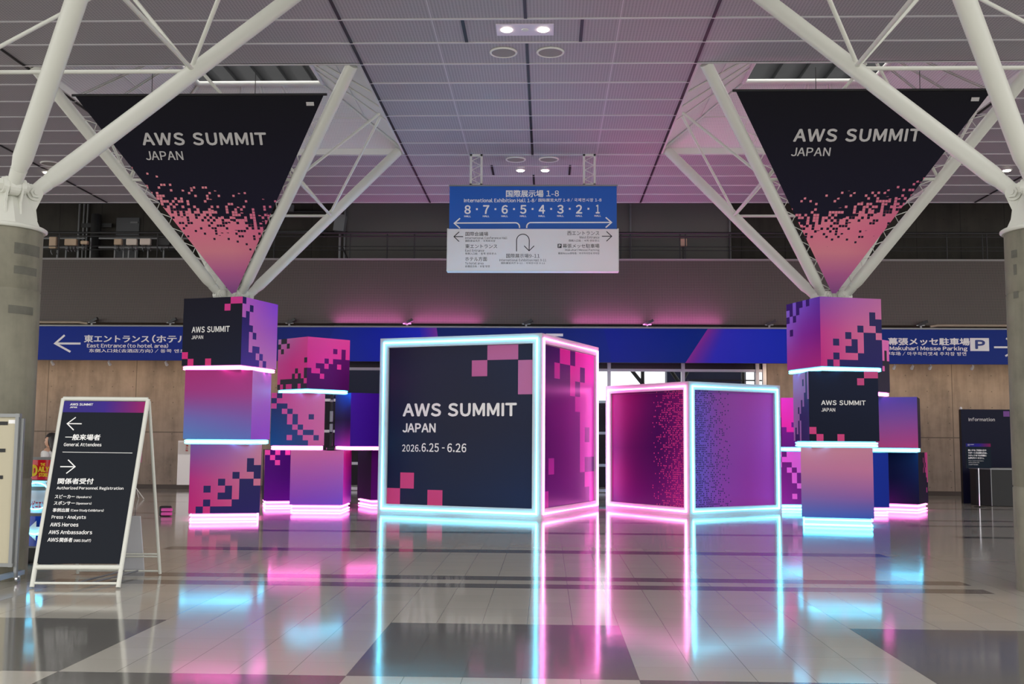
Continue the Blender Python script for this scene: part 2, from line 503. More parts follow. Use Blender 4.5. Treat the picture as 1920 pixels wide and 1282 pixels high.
# glazed entrance: mullions, transoms and panes
M_GLASS = mat('window_glass', (235, 240, 245), .02)
g = NT(M_GLASS); g.b.inputs['Transmission Weight'].default_value = 1.0; g.b.inputs['IOR'].default_value = 1.05
M_ALU = mat('pale_aluminium', (205, 205, 212), .35, .2)
mb = MB()
for i in range(-3, 4): mb.box((i * 2.1, 30.3, 1.85), (.10, .14, 3.7))
for z in (.06, .77, 1.68, 2.57, 3.475): mb.box((0, 30.3, z), (13.0, .09, .075))
for s in (-1, 1): mb.box((s * 6.5, 30.3, 1.85), (.1, .14, 3.7))
win = struct(mb.build('window_1', M_ALU))
mb = MB(); mb.box((0, 30.32, 1.75), (12.95, .012, 3.4)); mb.build('pane', M_GLASS, win)
mb = MB(); mb.box((0, 30.33, 3.6), (12.95, .03, .22)); mb.build('header_panel', mat('dark_header', (34, 28, 38), .3), win)
# outside: dark low wall, steel frame of the canopy, dark annexe
mb = MB(); mb.box((0, 34, 1.35), (26, .4, 2.7)); struct(mb.build('wall_outside', mat('outside_dark', (48, 38, 52), .7)))
mb = MB(); mb.box((5.6, 35.5, 3.2), (2.6, .6, 6.4)); mb.box((-7.4, 35.5, 3.2), (9.0, .6, 6.4)); struct(mb.build('wall_annexe', mat('outside_navy', (40, 44, 72), .7)))
cn = thing('steel_canopy', 'dark diagonal steel canopy frame outside behind the glazed entrance', 'canopy', (2.8, 33, 0))
for (x0, z0, x1, z1) in ((2.2, 4.6, 3.8, 2.6), (3.3, 4.6, 3.3, 0), (3.5, 4.6, 4.7, 2.9), (5.2, 4.6, 4.3, 2.9), (4.0, 2.7, 4.0, 0), (1.6, 3.55, 1.6, 0), (6.4, 4.6, 6.4, 0), (6.8, 4.6, 6.8, 0)):
    mb = MB(); mb.tube([(x0, 33, z0), (x1, 33, z1)], .06, 6); mb.build('brace', M_DARK, cn)
mb = MB(); mb.box((3.5, 33, 4.65), (9, .15, .15))
for z in (2.95, 3.15, 3.35): mb.box((5.9, 33, z), (2.4, .05, .04))
mb.build('beam', M_DARK, cn)

# recesses above the ceiling openings
for cx in (-TX, TX):
    for cyy in TY:
        R, Z2 = 1.29, 8.70
        o4 = [V((cx + a * HS, cyy + b * HS, CZ + .1)) for a, b in ((-1, -1), (1, -1), (1, 1), (-1, 1))]
        i4 = [V((cx + a * R, cyy + b * R, Z2)) for a, b in ((-1, -1), (1, -1), (1, 1), (-1, 1))]
        m1 = MB()
        for j in range(4):
            j2 = (j + 1) % 4
            m1.face([o4[j], o4[j2], i4[j2], i4[j]]); m1.face([p + V((0, 0, .03)) for p in (i4[j], i4[j2], o4[j2], o4[j])])
        rc = struct(m1.build('ceiling_recess', M_RECESS))
        m2 = MB()
        m2.tube(i4, .055, 8, closed=True)
        for j in range(4):
            j2 = (j + 1) % 4
            m2.tube([o4[j] + V((0, 0, -.03)), i4[j] + V((0, 0, -.03))], .03, 6)
            for t in (.34, .5, .66):
                a = o4[j].lerp(o4[j2], t); b = i4[j].lerp(i4[j2], t)
                for q in (-.03, .03):
                    d = (o4[j2] - o4[j]).normalized() * q
                    m2.tube([a + d + V((0, 0, -.015)), b + d + V((0, 0, -.015))], .011, 5)
            m2.tube([o4[j].lerp(i4[j], .5) + V((0, 0, -.01)), o4[j2].lerp(i4[j2], .5) + V((0, 0, -.01))], .008, 5)
        m2.build('recess_ribs', M_WHITE, rc)
        m3 = MB()
        for j in range(4):
            a, b = o4[j], o4[(j + 1) % 4]
            c = (a + b) / 2; d = b - a
            m3.box(c + V((0, 0, -.02)), (abs(d.x) + .08 if abs(d.x) > .1 else .08, abs(d.y) + .08 if abs(d.y) > .1 else .08, .16))
        m3.build('recess_edge', M_WHITE, rc)
        m4 = MB()
        n = 22; wv = 7.0
        for j in range(n):
            x0 = cx - wv / 2 + wv * j / n; x1 = x0 + wv / n; dz = .1 if j % 2 else 0
            m4.box(((x0 + x1) / 2, cyy + 5.6, 10.35 + dz), (x1 - x0, 4.0, .05))
            if j: m4.box((x0, cyy + 5.6, 10.4), (.02, 4.0, .15))
        m4.build('roof_deck', mat('roof_deck', (78, 80, 82), .6), rc)

# ------------------------------------------------------------------ tree columns
def hexnut(mb, c, d, r, h, mi=0):
    d = V(d).normalized(); a = d.cross(V((0, 0, 1))).normalized(); b = d.cross(a)
    ps = [V(c) + (a * cos(pi * j / 3) + b * sin(pi * j / 3)) * r for j in range(6)]
    mb.prism(ps, d * h, mi)
def disc(mb, c, d, r, h, n=20, mi=0):
    d = V(d).normalized(); a = d.cross(V((0, 0, 1)))
    a = a.normalized() if a.length > .01 else V((1, 0, 0)); b = d.cross(a)
    mb.prism([V(c) + (a * cos(2 * pi * j / n) + b * sin(2 * pi * j / n)) * r for j in range(n)], d * h, mi)
PINZ, TOPZ = 4.14, 3.72
M_RESID = concrete('residue_concrete', (98, 97, 88), 4.0)
def tree(cx, cyy, label, residue=()):
    t = thing('tree_column', label, 'column', (cx, cyy, 0), 'branching tree columns of the hall')
    m = MB()
    prof = [(.41, 0)]
    for z in (1.05, 3.04): prof += [(.41, z - .012), (.402, z - .006), (.402, z + .006), (.41, z + .012)]
    prof += [(.41, TOPZ - .05), (.40, TOPZ - .03)]
    m.lathe((cx, cyy, 0), prof, 48); m.build('shaft', M_CONC, t)
    for a0, a1, z0, z1 in residue:
        m = MB(); n = 8
        P = [V((cx + .4125 * cos(radians(a0 + (a1 - a0) * j / n)), cyy + .4125 * sin(radians(a0 + (a1 - a0) * j / n)), 0)) for j in range(n + 1)]
        m.raw([p + V((0, 0, z)) for z in (z0, z1) for p in P], [(j, j + 1, n + 2 + j, n + 1 + j) for j in range(n)], 0, True)
        m.build('tape_residue', M_RESID, t)
    m = MB(); m.lathe((cx, cyy, 0), [(.43, TOPZ - .035), (.45, TOPZ - .02), (.45, TOPZ), (.43, TOPZ + .012)], 48); m.build('cap_plate', M_STEEL, t)
    m = MB()
    m.lathe((cx, cyy, 0), [(.415, TOPZ), (.245, PINZ - .06), (.20, PINZ + .08), (.12, PINZ + .11)], 8, 0, False)
    for a, b in ((1, 1), (-1, 1), (-1, -1), (1, -1)):
        d = V((a, b, 0)).normalized(); s = V((-d.y, d.x, 0)) * .022
        o = V((cx, cyy, 0))
        for off in (-.075, .075):
            q = s.normalized() * off
            poly = [o + d * .0 + V((0, 0, TOPZ)), o + d * .33 + V((0, 0, TOPZ + .12)), o + d * .31 + V((0, 0, TOPZ + .24)), o + d * .37 + V((0, 0, PINZ - .03)), o + d * .37 + V((0, 0, PINZ + .03)), o + d * .32 + V((0, 0, PINZ + .09)), o + d * .24 + V((0, 0, PINZ + .1)), o + V((0, 0, PINZ))]
            m.prism([p + q - s * .5 for p in poly], s)
    m.build('pin_bracket', M_STEEL, t)
    legs = []
    tops = {}
    for a, b in ((1, 1), (-1, 1), (-1, -1), (1, -1)):
        p0 = V((cx + a * .2, cyy + b * .2, PINZ)); p1 = V((cx + a * (HS - .12), cyy + b * (HS - .12), CZ + .02))
        ax = (p1 - p0).normalized(); L = (p1 - p0).length
        m = MB()
        m.tube([p0 + ax * q for q in (.13, .2, .36, .5, L)], [.055, .075, .102, .102, .102], 20)
        d = V((a, b, 0)).normalized(); sd = V((-d.y, d.x, 0))
        disc(m, p0 - sd * .05, sd, .1, .1, 20)
        m.tube([p0 + ax * .04, p0 + ax * .22], [.075, .085], 12)
        lg = m.build('leg', M_STEEL, t)
        m = MB()
        disc(m, p0 - sd * .115, sd, .085, .23, 20); hexnut(m, p0 - sd * .15, sd, .062, .3); disc(m, p0 - sd * .165, sd, .03, .33, 12)
        m.build('bolt', M_STEEL, lg)
        tops[(a, b)] = p0.lerp(p1, .53)
    order = [(1, 1), (-1, 1), (-1, -1), (1, -1)]
    for j in range(4):
        A, B = order[j], order[(j + 1) % 4]
        m = MB(); m.tube([tops[A], tops[B]], .027, 10); m.build('tie', M_STEEL, t)
        mid = V((cx + (A[0] + B[0]) / 2 * (HS - .08), cyy + (A[1] + B[1]) / 2 * (HS - .08), CZ))
        for q in (A, B):
            e = (tops[B if q == A else A] - tops[q]).normalized() * .07
            m = MB(); m.tube([tops[q] + e + V((0, 0, .06)), mid - e * 1.2], .027, 10); m.build('strut', M_STEEL, t)
        # slim drain channel running beside one strut
    return t
tree(-TX, TY[0], 'grey concrete column with white branching struts at the left edge, near the easel sign', ((-45, 2, 3.40, 3.52), (-44, -4, 3.19, 3.275), (-49, -8, 2.77, 2.855)))
tree(TX, TY[0], 'grey concrete column with white branching struts at the right edge of the hall', ((-170, -158, 3.40, 3.48), (-166, -160, 3.22, 3.33), (-168, -158, 2.98, 3.05)))
tree(-TX - .03, TY[1] - .02, 'white branching column rising out of the left cube tower behind the left banner')
tree(TX + .03, TY[1] - .02, 'white branching column rising out of the right cube tower behind the right banner')

# ------------------------------------------------------------------ hanging triangular banners
def banner_mat(side):
    m = mat('banner_print_' + side, (28, 26, 40), .65, 0., .2); k = NT(m)
    uv = k.xyz(k.n('ShaderNodeUVMap', uv_map='UVMap').outputs[0])   # metres on the cloth, v up from the tip
    N = .052
    cu, cv = k.m('DIVIDE', uv[0], N), k.m('DIVIDE', uv[1], N)
    cb = k.n('ShaderNodeCombineXYZ'); k.l(k.m('FLOOR', cu), cb.inputs[0]); k.l(k.m('FLOOR', cv), cb.inputs[1])
    wn = k.n('ShaderNodeTexWhiteNoise', noise_dimensions='2D'); k.l(cb.outputs[0], wn.inputs['Vector'])
    fu = k.m('ABSOLUTE', k.m('SUBTRACT', k.m('FRACT', cu), .5)); fv = k.m('ABSOLUTE', k.m('SUBTRACT', k.m('FRACT', cv), .5))
    # density of pink rises towards the tip; the upper rim of the spray slopes
    sgn = 1. if side == 'left' else -1.
    lvl = k.m('ADD', uv[1], k.m('MULTIPLY', uv[0], .22 * sgn))
    dens = k.n('ShaderNodeMapRange'); dens.inputs[1].default_value = 2.25; dens.inputs[2].default_value = .95
    k.l(lvl, dens.inputs[0])
    t = dens.outputs[0]
    lo2 = k.m('POWER', k.m('MINIMUM', k.m('MULTIPLY', t, 2.), 1.), 1.5)
    hi2 = k.m('POWER', k.m('MINIMUM', k.m('MULTIPLY', k.m('SUBTRACT', 1., t), 2.), 1.), 1.5)
    r = wn.outputs['Value']
    gapk = k.m('SUBTRACT', .5, k.m('MULTIPLY', k.m('POWER', k.m('ABSOLUTE', k.m('SUBTRACT', k.m('MULTIPLY', t, 2.), 1.)), .7), .15))
    sq = k.m('LESS_THAN', k.m('MAXIMUM', fu, fv), gapk)
    pinkdot = k.m('MULTIPLY', sq, k.m('LESS_THAN', r, k.m('MULTIPLY', lo2, .5)))
    darkdot = k.m('MULTIPLY', sq, k.m('GREATER_THAN', r, k.m('SUBTRACT', 1., k.m('MULTIPLY', hi2, .5))))
    up = k.m('GREATER_THAN', t, .5)
    f = k.m('ADD', k.m('MULTIPLY', up, k.m('SUBTRACT', 1., darkdot)), k.m('MULTIPLY', k.m('SUBTRACT', 1., up), pinkdot))
    gr = k.n('ShaderNodeMapRange'); k.l(uv[1], gr.inputs[0]); gr.inputs[1].default_value = 0.; gr.inputs[2].default_value = 2.2
    pk = k.ramp(gr.outputs[0], [(0., lin((152, 94, 166))), (.22, lin((196, 106, 164))), (.42, lin((232, 142, 160))), (.6, lin((240, 132, 160))), (1., lin((246, 156, 168)))])
    side_t = k.n('ShaderNodeMapRange'); k.l(uv[0], side_t.inputs[0]); side_t.inputs[1].default_value = .1; side_t.inputs[2].default_value = 1.1
    pk = k.mixc(k.m('MULTIPLY', side_t.outputs[0], .6), pk, lin((205, 80, 140)))
    nv = k.n('ShaderNodeMapRange'); k.l(uv[1], nv.inputs[0]); nv.inputs[1].default_value = 1.5; nv.inputs[2].default_value = 3.8
    nav = k.mixc(nv.outputs[0], lin((28, 26, 48)), lin((20, 19, 28)))
    k.l(k.mixc(f, nav, pk), k.b.inputs['Base Color'])
    return m
SL = V((0, -.579, .815)); BP0 = V((0, TY[1] - .24, PINZ)) + V((0, -.815, -.579)) * .07
def bp(x, s, w=0.):
    return BP0 + V((x, 0, 0)) + SL * s + V((0, -.815, -.579)) * w
def banner(side, TLx, TRx, top, bx, bot, txt, jp, label):
    t = thing('triangle_banner', label, 'banner', bp((TLx + TRx) / 2, top), 'hanging triangular event banners')
    m = MB()
    hw = .035
    L_, Rr, B1, B2 = (TLx, top), (TRx, top), (bx + hw, bot), (bx - hw, bot)
    n = 16
    for j in range(n):
        a0, a1 = j / n, (j + 1) / n
        def row(q): return (TLx + (B2[0] - TLx) * q, TRx + (B1[0] - TRx) * q, top + (bot - top) * q)
        r0, r1 = row(a0), row(a1)
        P = [(r1[0], r1[2]), (r1[1], r1[2]), (r0[1], r0[2]), (r0[0], r0[2])]
        m.face([bp(*p, .012) for p in P], 0, None, [(p[0] - bx, p[1]) for p in P])
        m.face([bp(*p, -.012) for p in reversed(P)], 1)
    for a, b in ((L_, Rr), (Rr, B1), (B1, B2), (B2, L_)):
        m.face([bp(*a, -.012), bp(*b, -.012), bp(*b, .012), bp(*a, .012)], 1)
    m.build('cloth', [banner_mat(side), M_BLACK], t)
    m = MB(); m.tube([bp(TLx - .06, top + .02), bp(TRx + .06, top + .02)], .022, 8); m.build('top_rail', M_BLACK, t)
    P = Panel(bp(0, 4, 0.02), bp(1, 4, 0.02), bp(0, 3, 0.02))
    L = Lettering(t, M_TEXTG)
    L.t(P, 'AWS SUMMIT', txt[0], 4 - txt[3], txt[1], 4 - txt[2], .022, 1.12)
    L.t(P, 'JAPAN', jp[0], 4 - jp[3], jp[1], 4 - jp[2], .010, 1.06)
    m = MB(); rect(m, P, TRx - .30, 4 - top + .10, TRx - .17, 4 - top + .165, .004)
    m.build('maker_tag', M_TEXTG, t)
    # lacing cords between cloth and the front legs
    for sd in (-1, 1):
        cx = -TX - .03 if side == 'left' else TX + .03
        p0 = V((cx + sd * .2, TY[1] - .22, PINZ)); p1 = V((cx + sd * (HS - .12), TY[1] - .02 - HS + .12, CZ))
        nt = 12
        for j in range(nt):
            q = .02 + .93 * j / nt
            ex = (TLx if sd < 0 else TRx); e = (bx + (ex - bx) * q + sd * .02, bot + (top - bot) * q)
            E = bp(*e, .0)
            r = min(.97, max(.02, (E.z - PINZ) / (CZ - PINZ)))
            A = p0.lerp(p1, max(.02, r - .04)); B = p0.lerp(p1, min(.98, r + .015))
            inn = V((-sd * .07, 0, .05))
            m = MB(); m.tube([A + inn, E, B + inn], .0075, 5); m.build('lacing_cord', M_WHITE, t)
    for x in (TLx + 1.3, TRx - 1.15):
        m = MB(); m.tube([bp(x, top + .02), V((x, bp(x, top).y - .02, CZ))], .006, 5); m.build('hanging_wire', M_DARK, t)
banner('left', -7.62, -3.42, 3.79, -5.483, .06, (-6.63, -4.47, 2.935, 3.165), (-6.62, -5.965, 2.668, 2.832), 'dark triangular event banner hung between white struts above the left cube tower')
banner('right', 3.43, 7.57, 3.83, 5.541, .10, (4.455, 6.57, 2.975, 3.205), (4.45, 5.105, 2.722, 2.875), 'dark triangular event banner hung between white struts above the right cube tower')

# ------------------------------------------------------------------ cubes
PK = dict(
 A=["..........", "..........", "........#.", "........##", "......#..#", "....#..##.", "..#..#.###", "....##.###", "..#...####", ".#.#######"],
 B=["#.........", "..#.......", ".#........", "##........", "###.......", "##.#......", "##........", "##.##.....", "####.#....", "#####.#..."],
 C=["##.##.#...", ".#.#......", "#.#.......", "..........", ".#........"] + [".........."] * 5,
 D=["........#.", "......#.#.", "........#.", ".......##.", ".....#.###", "...#.#####", "....######", "...#.#####", ".#.#.#####", ".###.#####"],
 E=["..........", "..........", "......#.#.", "........#.", "....#.####", "..##.##.##", "#..#######", "###.######", "##########", "##########"],
 F=[".##.......", "#..#......", ".#........", "..........", ".........#", "..........", "......#..#", ".....#.#.#", ".########.", "#.#..##.##"],
 G=[".#........", "#.........", ".##.......", "##.#......", "###.#..#..", "###.#.....", "####.#....", "#####.##..", "###.##..#.", "#######..."],
 H=[".#.#.#####", "#.########", "##.#######"] + ["##########"] * 7,
 I=["#######...", "#####.#...", "######.#..", "#####.#...", "########..", "#########.", "##########", "########.#", "##########", "##########"],
 LOGO=["########..", "#######.##"] + ["##########"] * 6 + [".#########", "#.##.#####"],
)
NAVY = [[(24, 23, 40), (26, 25, 42)], [(26, 30, 50), (30, 34, 58)]]
HOT = [[(215, 52, 140), (205, 60, 145)], [(222, 50, 130), (215, 70, 120)]]
class CubeSpec: pass
def cube_faces(c, yaw, s, z0, z1):
    h = s / 2
    q = [V((c[0] + h * (a * cos(yaw) - b * sin(yaw)), c[1] + h * (a * sin(yaw) + b * cos(yaw)), 0)) for a, b in ((-1, -1), (1, -1), (1, 1), (-1, 1))]
    Z0, Z1 = V((0, 0, z0)), V((0, 0, z1))
    P = []
    for j in range(4):   # 0 front, 1 right, 2 back, 3 left
        a, b = q[j], q[(j + 1) % 4]
        P.append(Panel(a + Z1, b + Z1, a + Z0))
    return q, P
def display_cube(label, group, c, yaw, s, z0, z1, faces, led, zb, base=False, sleeve=False, letters=None, added_toplight=False):
    """faces: dict face index -> (light, pattern, dark); led: 'p' or 'c'; zb: bottom of the light slab"""
    t = thing('display_cube', label, 'cube', (c[0], c[1], zb), group)
    q, P = cube_faces(c, yaw, s, z0, z1)
    m = MB()
    fb = list(faces.values())[0]
    for j in range(4):
        L, pt, dk = faces.get(j, fb)
        art(m, P[j], L, PK.get(pt) if pt else None, dk)
    top = [p + V((0, 0, z1)) for p in q]; bot = [p + V((0, 0, z0)) for p in q]
    dkc = [(.03, .025, .05)] * 4
    if sleeve:
        cen = V((c[0], c[1], 0)); inn = [cen + (p - cen) * .82 for p in q]
        for j in range(4):
            k2 = (j + 1) % 4
            m.face([top[j], top[k2], inn[k2] + V((0, 0, z1)), inn[j] + V((0, 0, z1))], 0, dkc)
            m.face([bot[k2], bot[j], inn[j] + V((0, 0, z0)), inn[k2] + V((0, 0, z0))], 0, dkc)
            m.face([inn[j] + V((0, 0, z1)), inn[k2] + V((0, 0, z1)), inn[k2] + V((0, 0, z0)), inn[j] + V((0, 0, z0))], 0, dkc)
    else:
        m.face(top, 0, dkc); m.face(bot[::-1], 0, dkc)
    m.build('shell', M_ART, t)
    # recessed slab that carries the LED tubes
    ins = .05
    cen = V((c[0], c[1], 0))
    o4 = [cen + (p - cen) * (1 - 2 * ins / s) for p in q]; i4 = [cen + (p - cen) * .82 for p in q]
    m = MB()
    for j in range(4):
        k2 = (j + 1) % 4
        m.hexa([o4[j] + V((0, 0, zb)), o4[k2] + V((0, 0, zb)), i4[k2] + V((0, 0, zb)), i4[j] + V((0, 0, zb)), o4[j] + V((0, 0, z0)), o4[k2] + V((0, 0, z0)), i4[k2] + V((0, 0, z0)), i4[j] + V((0, 0, z0))])
    m.build('light_base', M_FRAME, t)
    m = MB(); h = z0 - zb
    for zz in ((zb + h * .74, zb + h * .18) if base else (zb + h * .68, zb + h * .28)):
        e4 = [cen + (p - cen) * (1 - 2 * (ins - .016) / s) for p in q]
        m.tube([p + V((0, 0, zz)) for p in e4], .017, 6, closed=True)
    m.build('led_strip', M_PINK if led == 'p' else M_CYAN, t)
    if added_toplight:  # unseen tube added above the cube to colour the ceiling
        m = MB(); m.tube([cen + (p - cen) * .5 + V((0, 0, z1 + .016)) for p in q], .014, 6, closed=True); m.build('added_top_tube', M_PINKT, t)
    if letters is not None:
        j, (a, b) = letters
        L = Lettering(t, M_TEXT)
        L.t(P[j], 'AWS SUMMIT', *a, .02, 1.08); L.t(P[j], 'JAPAN', *b, .012, 1.04)
    return t
def G2(a, b, c, d): return [[a, b], [c, d]]
INDIGO = G2((44, 36, 104), (40, 38, 100), (92, 66, 172), (96, 70, 180))
NAVY2 = G2((60, 66, 110), (52, 50, 98), (46, 44, 108), (50, 44, 112))
BLK = G2((26, 20, 40), (26, 20, 44), (30, 22, 50), (40, 22, 60))
FL, FR, BKL, BKR = 'cubes of the front left tower', 'cubes of the front right tower', 'cubes of the rear left pile', 'cubes of the rear right pile'
LX, LY = -5.60, 19.61
display_cube('navy lettered cube with pink pixels on top of the front left tower', FL, (LX, LY), -.277, 1.239, 2.79, 4.03,
    {0: (HOT, 'LOGO', NAVY), 1: (G2((206, 104, 206), (146, 76, 226), (225, 142, 205), (220, 134, 208)), 'B', INDIGO)}, 'p', 2.705, sleeve=True,
    letters=(0, ((.155, .425, .80, .515), (.155, .555, .355, .61))))
display_cube('plain magenta to blue cube in the middle of the front left tower', FL, (LX, LY), -.015, 1.239, 1.455, 2.705,
    {0: ([[(176, 52, 126), (170, 58, 132)], [(166, 64, 140), (168, 70, 148)], [(118, 112, 190), (130, 96, 180)], [(92, 138, 205), (100, 120, 200)]], None, None),
     1: (G2((225, 146, 222), (205, 140, 235), (164, 92, 240), (168, 96, 245)), None, None)}, 'c', 1.362, sleeve=True)
display_cube('magenta cube with navy pixel steps at the foot of the front left tower', FL, (-5.595, 19.6), .26, 1.236, .135, 1.362,
    {0: ([[(120, 92, 172), (150, 104, 176), (196, 130, 158)], [(186, 54, 136), (196, 92, 148), (206, 124, 152)], [(196, 44, 124), (204, 72, 134), (212, 108, 148)]], 'A', NAVY2)}, 'p', 0., True, sleeve=True)
RX, RY = 5.60, 19.61
display_cube('pink and violet cube with navy pixel steps on top of the front right tower', FR, (RX, RY), .272, 1.223, 2.82, 4.06,
    {0: ([[(140, 84, 178), (172, 100, 176), (192, 112, 170)], [(192, 62, 146), (208, 98, 154), (214, 118, 160)], [(200, 48, 134), (214, 90, 146), (220, 122, 160)]], 'A', NAVY2),
     3: ([[(138, 118, 224), (124, 96, 216), (100, 60, 180)], [(150, 100, 208), (140, 52, 168), (130, 36, 150)], [(182, 52, 146), (178, 44, 138), (188, 46, 138)]], 'C', G2((62, 36, 124), (64, 36, 124), (60, 30, 116), (64, 30, 116)))}, 'c', 2.74, sleeve=True)
display_cube('navy lettered cube in the middle of the front right tower', FR, (RX, RY), -.005, 1.222, 1.50, 2.74,
    {0: (G2((196, 78, 132), (200, 80, 136), (206, 66, 128), (206, 72, 124)), 'LOGO', G2((29, 36, 60), (30, 38, 64), (22, 28, 48), (24, 30, 52))),
     3: (G2((176, 140, 205), (160, 130, 200), (186, 120, 170), (150, 100, 160)), 'D', G2((60, 70, 130), (40, 60, 120), (58, 40, 96), (56, 48, 108)))}, 'c', 1.385, sleeve=True,
    letters=(0, ((.175, .418, .815, .487), (.175, .527, .375, .58))))
display_cube('plain rose to blue cube at the foot of the front right tower', FR, (5.598, 19.6), -.24, 1.22, .16, 1.385,
    {0: ([[(204, 138, 158), (200, 134, 160)], [(190, 120, 162), (196, 120, 160)], [(140, 104, 170), (150, 98, 166)], [(74, 104, 190), (62, 92, 184)]], None, None)}, 'c', 0., True, sleeve=True)

# rear left pile
display_cube('hot pink cube with purple pixels crowning the rear left pile', BKL, (-4.56, 22.03), .829, 1.062, 2.485, 3.539,
    {0: (G2((225, 76, 160), (226, 84, 168), (225, 48, 148), (225, 60, 160)), 'E', G2((110, 36, 128), (112, 38, 130), (92, 24, 100), (80, 22, 98))),
     3: ([[(176, 130, 190), (196, 96, 170), (222, 74, 160)], [(196, 66, 150), (204, 44, 140), (214, 52, 146)], [(206, 44, 136), (206, 40, 134), (212, 44, 142)]], 'F', BLK)}, 'c', 2.395, added_toplight=True)
display_cube('pink cube with steel blue pixel stairs in the rear left pile, beside black post', BKL, (-4.846, 22.0), .21, 1.072, 1.334, 2.395,
    {0: (G2((216, 86, 158), (214, 124, 170), (226, 92, 160), (216, 116, 166)), 'G', G2((62, 66, 116), (84, 76, 120), (34, 98, 164), (78, 78, 132)))}, 'p', 1.235)
display_cube('plain pink to violet cube at the foot of the rear left pile', BKL, (-4.333, 22.0), .03, 1.075, .146, 1.235,
    {0: (G2((220, 126, 170), (214, 112, 172), (132, 84, 204), (124, 88, 212)), None, None), 1: (G2((205, 40, 130), (150, 20, 100), (180, 60, 190), (90, 60, 180)), None, None)}, 'p', 0., True)
display_cube('purple cube with pink pixel corner, half hidden low in the rear left pile', BKL, (-5.36, 23.35), .30, 1.06, .14, 1.225,
    {0: (G2((224, 104, 176), (224, 104, 176), (220, 90, 170), (220, 90, 170)), 'H', G2((66, 24, 118), (52, 22, 104), (110, 26, 160), (84, 26, 150))), 3: (G2((200, 110, 150), (200, 100, 150), (60, 30, 70), (60, 30, 70)), 'I', BLK)}, 'p', 0., True)
display_cube('plain indigo cube in the rear left pile beside the largest lettered light box', BKL, (-3.585, 23.0), .50, 1.085, 1.32, 2.445,
    {0: (G2((66, 30, 158), (60, 28, 150), (54, 28, 148), (60, 26, 150)), None, None), 3: ([[(36, 70, 160), (40, 80, 180)], [(30, 20, 76), (40, 24, 90)], [(120, 40, 170), (170, 60, 180)]], None, None)}, 'p', 1.235)
display_cube('dark purple cube on the floor in the rear left pile, beside the light box', BKL, (-3.28, 23.87), .475, 1.0, .152, 1.232,
    {0: (G2((88, 34, 118), (70, 30, 120), (84, 34, 120), (80, 34, 130)), None, None), 3: (G2((30, 18, 54), (24, 16, 44), (60, 20, 80), (40, 18, 60)), None, None)}, 'p', 0., True)
# rear right pile
display_cube('pink cube mostly hidden behind the lettered cube of the front right tower', BKR, (6.93, 22.95), .80, 1.062, 2.545, 3.66,
    {0: ([[(226, 116, 186), (230, 110, 186)], [(226, 96, 170), (228, 92, 170)]], 'E', BLK)}, 'p', 2.455, added_toplight=True)
display_cube('plain blue to pink cube on the right end of the rear right pile', BKR, (7.83, 23.29), -.384, 1.062, 1.37, 2.44,
    {0: ([[(84, 84, 178), (92, 84, 176)], [(150, 92, 164), (150, 86, 160)], [(206, 86, 142), (204, 76, 138)]], None, None), 1: (BLK, None, None)}, 'c', 1.27)
display_cube('plain royal blue cube low in the rear right pile, beside rose cube', BKR, (6.92, 22.99), .0, 1.06, .14, 1.265,
    {0: (G2((24, 62, 168), (22, 50, 156), (26, 54, 158), (24, 46, 148)), None, None)}, 'p', 0., True)
display_cube('near black cube with magenta glow print at the right end of the rear right pile', BKR, (8.17, 23.98), -.524, 1.0, .16, 1.265,
    {0: ([[(22, 26, 56), (22, 60, 110)], [(24, 18, 50), (22, 40, 84)], [(84, 22, 98), (24, 24, 50)]], None, None), 1: (G2((24, 18, 34), (210, 66, 140), (24, 18, 34), (190, 66, 140)), 'I', BLK)}, 'p', 0., True)
display_cube('magenta cube with violet pixels squeezed between second light box and front right tower', BKR, (5.95, 23.75), .0, 1.06, 1.37, 2.43,
    {0: (G2((226, 76, 216), (226, 56, 176), (230, 42, 150), (230, 50, 160)), 'E', G2((140, 40, 170), (130, 40, 160), (110, 36, 140), (110, 36, 140)))}, 'c', 1.27)
display_cube('light pink cube with purple pixel stairs low beside the second light box', BKR, (5.84, 23.76), .0, 1.06, .14, 1.265,
    {0: (G2((234, 110, 222), (240, 130, 226), (240, 120, 210), (242, 126, 214)), 'G', G2((110, 40, 130), (100, 36, 120), (150, 60, 170), (110, 44, 130)))}, 'c', 0., True)
# black post that props the crowning cube of the left pile
t = thing('prop_post', 'black post with white fittings propping the crowning pink cube of rear left pile', 'post', (-4.09, 21.72, 1.235))
m = MB(); m.box((-4.09, 21.72, 1.86), (.055, .055, 1.06)); m.build('pole', M_BLACK, t)
m = MB(); m.bevbox((-4.09, 21.72, 1.27), (.17, .17, .07), 0, .015); m.build('foot', M_BLACK, t)
for z, h in ((2.25, .05), (1.93, .22), (1.68, .2), (1.60, .04)):
    m = MB(); m.bevbox((-4.09, 21.68, z), (.065, .04, h), 0, .006); m.build('fitting', M_GREY, t)

